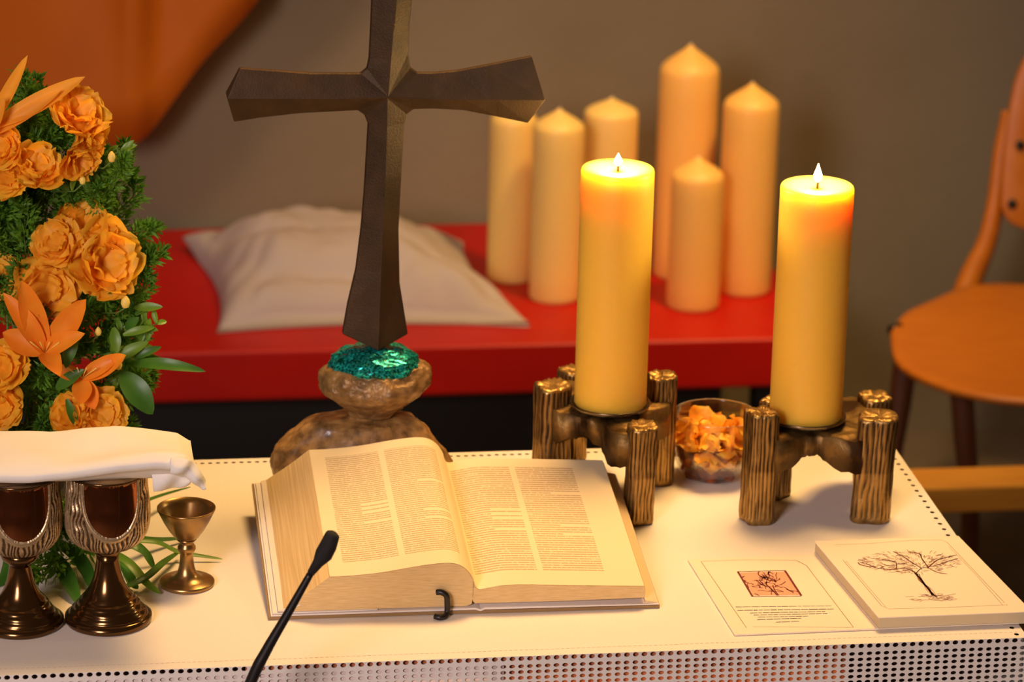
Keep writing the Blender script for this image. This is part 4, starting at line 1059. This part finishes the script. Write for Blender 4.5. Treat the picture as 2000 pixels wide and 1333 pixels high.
for (x, y, r, lb) in ((245, 592, .0058, 'pale yellow oval bud beside the largest blossom'), (231, 714, .0050, 'small cream bud above the large dark leaf'), (192, 649, .0040, 'small yellow bud right of the upright lily'), (161, 353, .0040, 'tiny yellow bud below the top blossoms'), (218, 308, .0048, 'yellow bud at the base of the top light green leaf')):
    t = empty('flower_bud', pl(x, y, FY-.045), lb, 'bud')
    lathe('bud', [(.0004, -r), (r*.6, -r*.8), (r*.85, 0), (r*.7, r*.7), (r*.3, r*1.25), (.0002, r*1.45)], M['bud'], t, 16)
    mb = MB(); mb.tube([(0, 0, -r*.9), (-.008, .01, -.014), (-.03, .03, -.02)], .0009, 6); mb.build('stem', M['stem'], t)

# fern sprigs
def fern_protos():
    out = []
    for k in range(3):
        rnd = random.Random(100+k)
        t = empty('fern_sprig', (0, 0, -5)); 
        pts = catmull([(0, 0, 0), (.004*rnd.uniform(-1, 1), 0, .025), (.008*rnd.uniform(-1, 1), .002, .05), (.012*rnd.uniform(-1, 1), -.002, .072)], 5)
        mb = MB(); mb.tube(pts, .0008, 5); st = mb.build('stem', M['stem'], t)
        mb = MB()
        for q in range(300):
            f_ = rnd.random()**.8; p = pts[min(len(pts)-1, int(f_*(len(pts)-1)))]
            a = rnd.uniform(0, 2*PI); el = rnd.uniform(-.2, 1.1); rr = (.020*(1-f_*.7))*rnd.uniform(.15, 1)
            d0 = Vector((math.cos(a)*math.cos(el), math.sin(a)*math.cos(el), math.sin(el)))
            b_ = p+d0*rr; d = (d0+Vector((rnd.uniform(-.5, .5), rnd.uniform(-.5, .5), rnd.uniform(-.1, .9)))).normalized()
            L_ = rnd.uniform(.007, .014); s_ = d.cross(Vector((rnd.uniform(-1, 1), rnd.uniform(-1, 1), rnd.uniform(-1, 1)))).normalized()*.0010
            nn_ = d.cross(s_).normalized()*.0006
            mb.add([b_-s_, b_+d*L_*.5-s_*1.5+nn_, b_+d*L_, b_+d*L_*.5+s_*1.5+nn_, b_+s_], [(0, 1, 2, 3, 4)])
        fr = mb.build('fronds', M['fern'], t)
        out.append(t)
    return out
fp = fern_protos(); used = set(); rnd = random.Random(31)
spots = []
for x, y in [(70, 225), (110, 240), (50, 260), (95, 285), (130, 275), (40, 395), (90, 385), (140, 390), (190, 395), (205, 360), (180, 345), (20, 430), (70, 430), (120, 425), (205, 420), (10, 470), (50, 475), (25, 510), (60, 520), (30, 360),
             (110, 350), (150, 360), (230, 590), (200, 600), (160, 610), (230, 640), (190, 640), (205, 680), (180, 690), (60, 600), (140, 560), (90, 760), (60, 740), (110, 800), (70, 800), (95, 830), (50, 840), (60, 770), (210, 730), (225, 770), (175, 760), (30, 620), (10, 600), (150, 520), (235, 520), (240, 545),
             (225, 480), (10, 400), (0, 440), (0, 500), (45, 690), (130, 690), (150, 660), (20, 830), (120, 850), (180, 850), (60, 870), (0, 870), (0, 360), (75, 330), (205, 540), (60, 280), (140, 620), (210, 560), (80, 640)]:
    spots.append((x, y))
spots += [(x+rnd.uniform(-12, 12), y+rnd.uniform(-12, 12)) for x, y in spots if y < 520 or 560 < y < 860]
for i, (x, y) in enumerate(spots):
    front_i = i < 65
    src = fp[i % 3]; Y = FY+(rnd.uniform(-.01, .03) if front_i else rnd.uniform(.03, .07)); p = pl(x, y+18, Y)
    d = Vector((p.x-vc.x, rnd.uniform(-.10, .02), max(.02, (p.z-core.z)*.6+.04))).normalized()+Vector((rnd.uniform(-.5, .5), rnd.uniform(-.6, 0), rnd.uniform(-.2, .5)))
    if i % 3 not in used: r = src; used.add(i % 3); kids = None
    else:
        r = src.copy(); C.objects.link(r)
        for c_ in src.children: d_ = c_.copy(); C.objects.link(d_); d_.parent = r
    r.location = p; r.rotation_euler = orient(d, rnd.uniform(0, 6)); s_ = rnd.uniform(.65, .95); r.scale = (s_, s_, s_)
    tag(r, 'sprig of fine feathery green fern among the orange flowers', 'fern', 'fern sprigs of the bouquet')

# strap leaves lying on the cloth behind chalices and goblet
def strap(pix, wd, mat, label):
    pts = catmull([at(x, y, T+h) for x, y, h in pix], 6); n = len(pts); mb = MB(); vs = []
    for i, p in enumerate(pts):
        d = (pts[min(i+1, n-1)]-pts[max(i-1, 0)]).normalized(); s_ = d.cross(Vector((0, 0, 1))+VIEW*.6).normalized(); q = i/(n-1); w2 = wd*math.sin(PI*(.12+.86*q))**.6
        up = s_.cross(d); vs += [p-s_*w2+up*w2*.35, p, p+s_*w2+up*w2*.35]
    mb.add(vs, [(3*i+j, 3*i+j+1, 3*i+j+4, 3*i+j+3) for i in range(n-1) for j in (0, 1)])
    o = mb.build('strap_leaf', mat); tag(o, label, 'leaf', 'strap leaves lying on the altar cloth'); return o
strap([(180, 1035, .03), (240, 1045, .03), (300, 1056, .012), (360, 1052, .004)], .0045, M['leaf'], 'dark strap leaf running from the chalice to the goblet cup')
strap([(210, 1060, .03), (300, 1060, .025), (350, 1080, .010), (434, 1093, .003)], .0035, M['leaf_l'], 'light green strap leaf ending right of the goblet stem')
strap([(240, 1150, .008), (285, 1130, .014), (320, 1100, .014), (352, 1078, .008)], .0045, M['leaf'], 'green strap leaf rising towards the goblet knob')
strap([(200, 1070, .03), (250, 1100, .025), (285, 1140, .010), (312, 1160, .003)], .0050, M['leaf_l'], 'pale strap leaf bending down to the goblet foot')
strap([(215, 1055, .03), (262, 1068, .03), (285, 1085, .02), (300, 1110, .006)], .0060, M['leaf'], 'curved green leaf right of the tall chalice stem')
strap([(225, 1085, .02), (245, 1110, .018), (258, 1140, .008), (270, 1150, .003)], .0060, M['leaf'], 'dark leaf close behind the chalice foot')
strap([(95, 1080, .03), (120, 1110, .02), (140, 1150, .008), (152, 1180, .002)], .0085, M['leaf'], 'broad dark leaf hanging between the two chalices')
strap([(110, 1060, .03), (150, 1090, .02), (170, 1120, .01), (178, 1150, .002)], .0080, M['leaf'], 'broad leaf left of the tall chalice stem')
strap([(60, 1050, .03), (100, 1070, .03), (150, 1075, .02), (185, 1085, .010)], .0070, M['leaf'], 'flat dark leaf crossing between the chalice stems')
strap([(150, 1030, .04), (210, 1020, .035), (290, 978, .02), (372, 952, .010)], .0030, M['leaf'], 'thin dark green blade under the hanging linen corner')
strap([(-10, 1060, .02), (20, 1080, .02), (10, 1130, .006), (-20, 1150, .002)], .0070, M['leaf'], 'dark leaf behind the left chalice stem')
for (x, y, h, rx) in ((100, 1035, .03, -.9), (150, 1020, .04, -1.2), (170, 1060, .012, -1.4), (60, 1020, .03, -1.0), (120, 990, .05, -.6), (230, 1030, .02, -1.1), (20, 1050, .02, -1.2), (140, 1090, .010, -1.4), (150, 960, .07, -.5), (10, 1000, .05, -.8), (100, 1060, .014, -1.3)):
    src = fp[1]; r = src.copy(); C.objects.link(r)
    for c_ in src.children: d_ = c_.copy(); C.objects.link(d_); d_.parent = r
    r.location = at(x, y, T+h+.015); r.rotation_euler = (1.2+.4*rnd.uniform(-1, 1), 0, rnd.uniform(-1, 1)+.3); r.scale = (1.0, 1.0, 1.0)
    tag(r, 'sprig of fine green fern low behind the chalice stems', 'fern', 'fern sprigs low behind the chalices')
for o in list(bpy.data.objects):
    if o.location.z < -2: bpy.data.objects.remove(o)
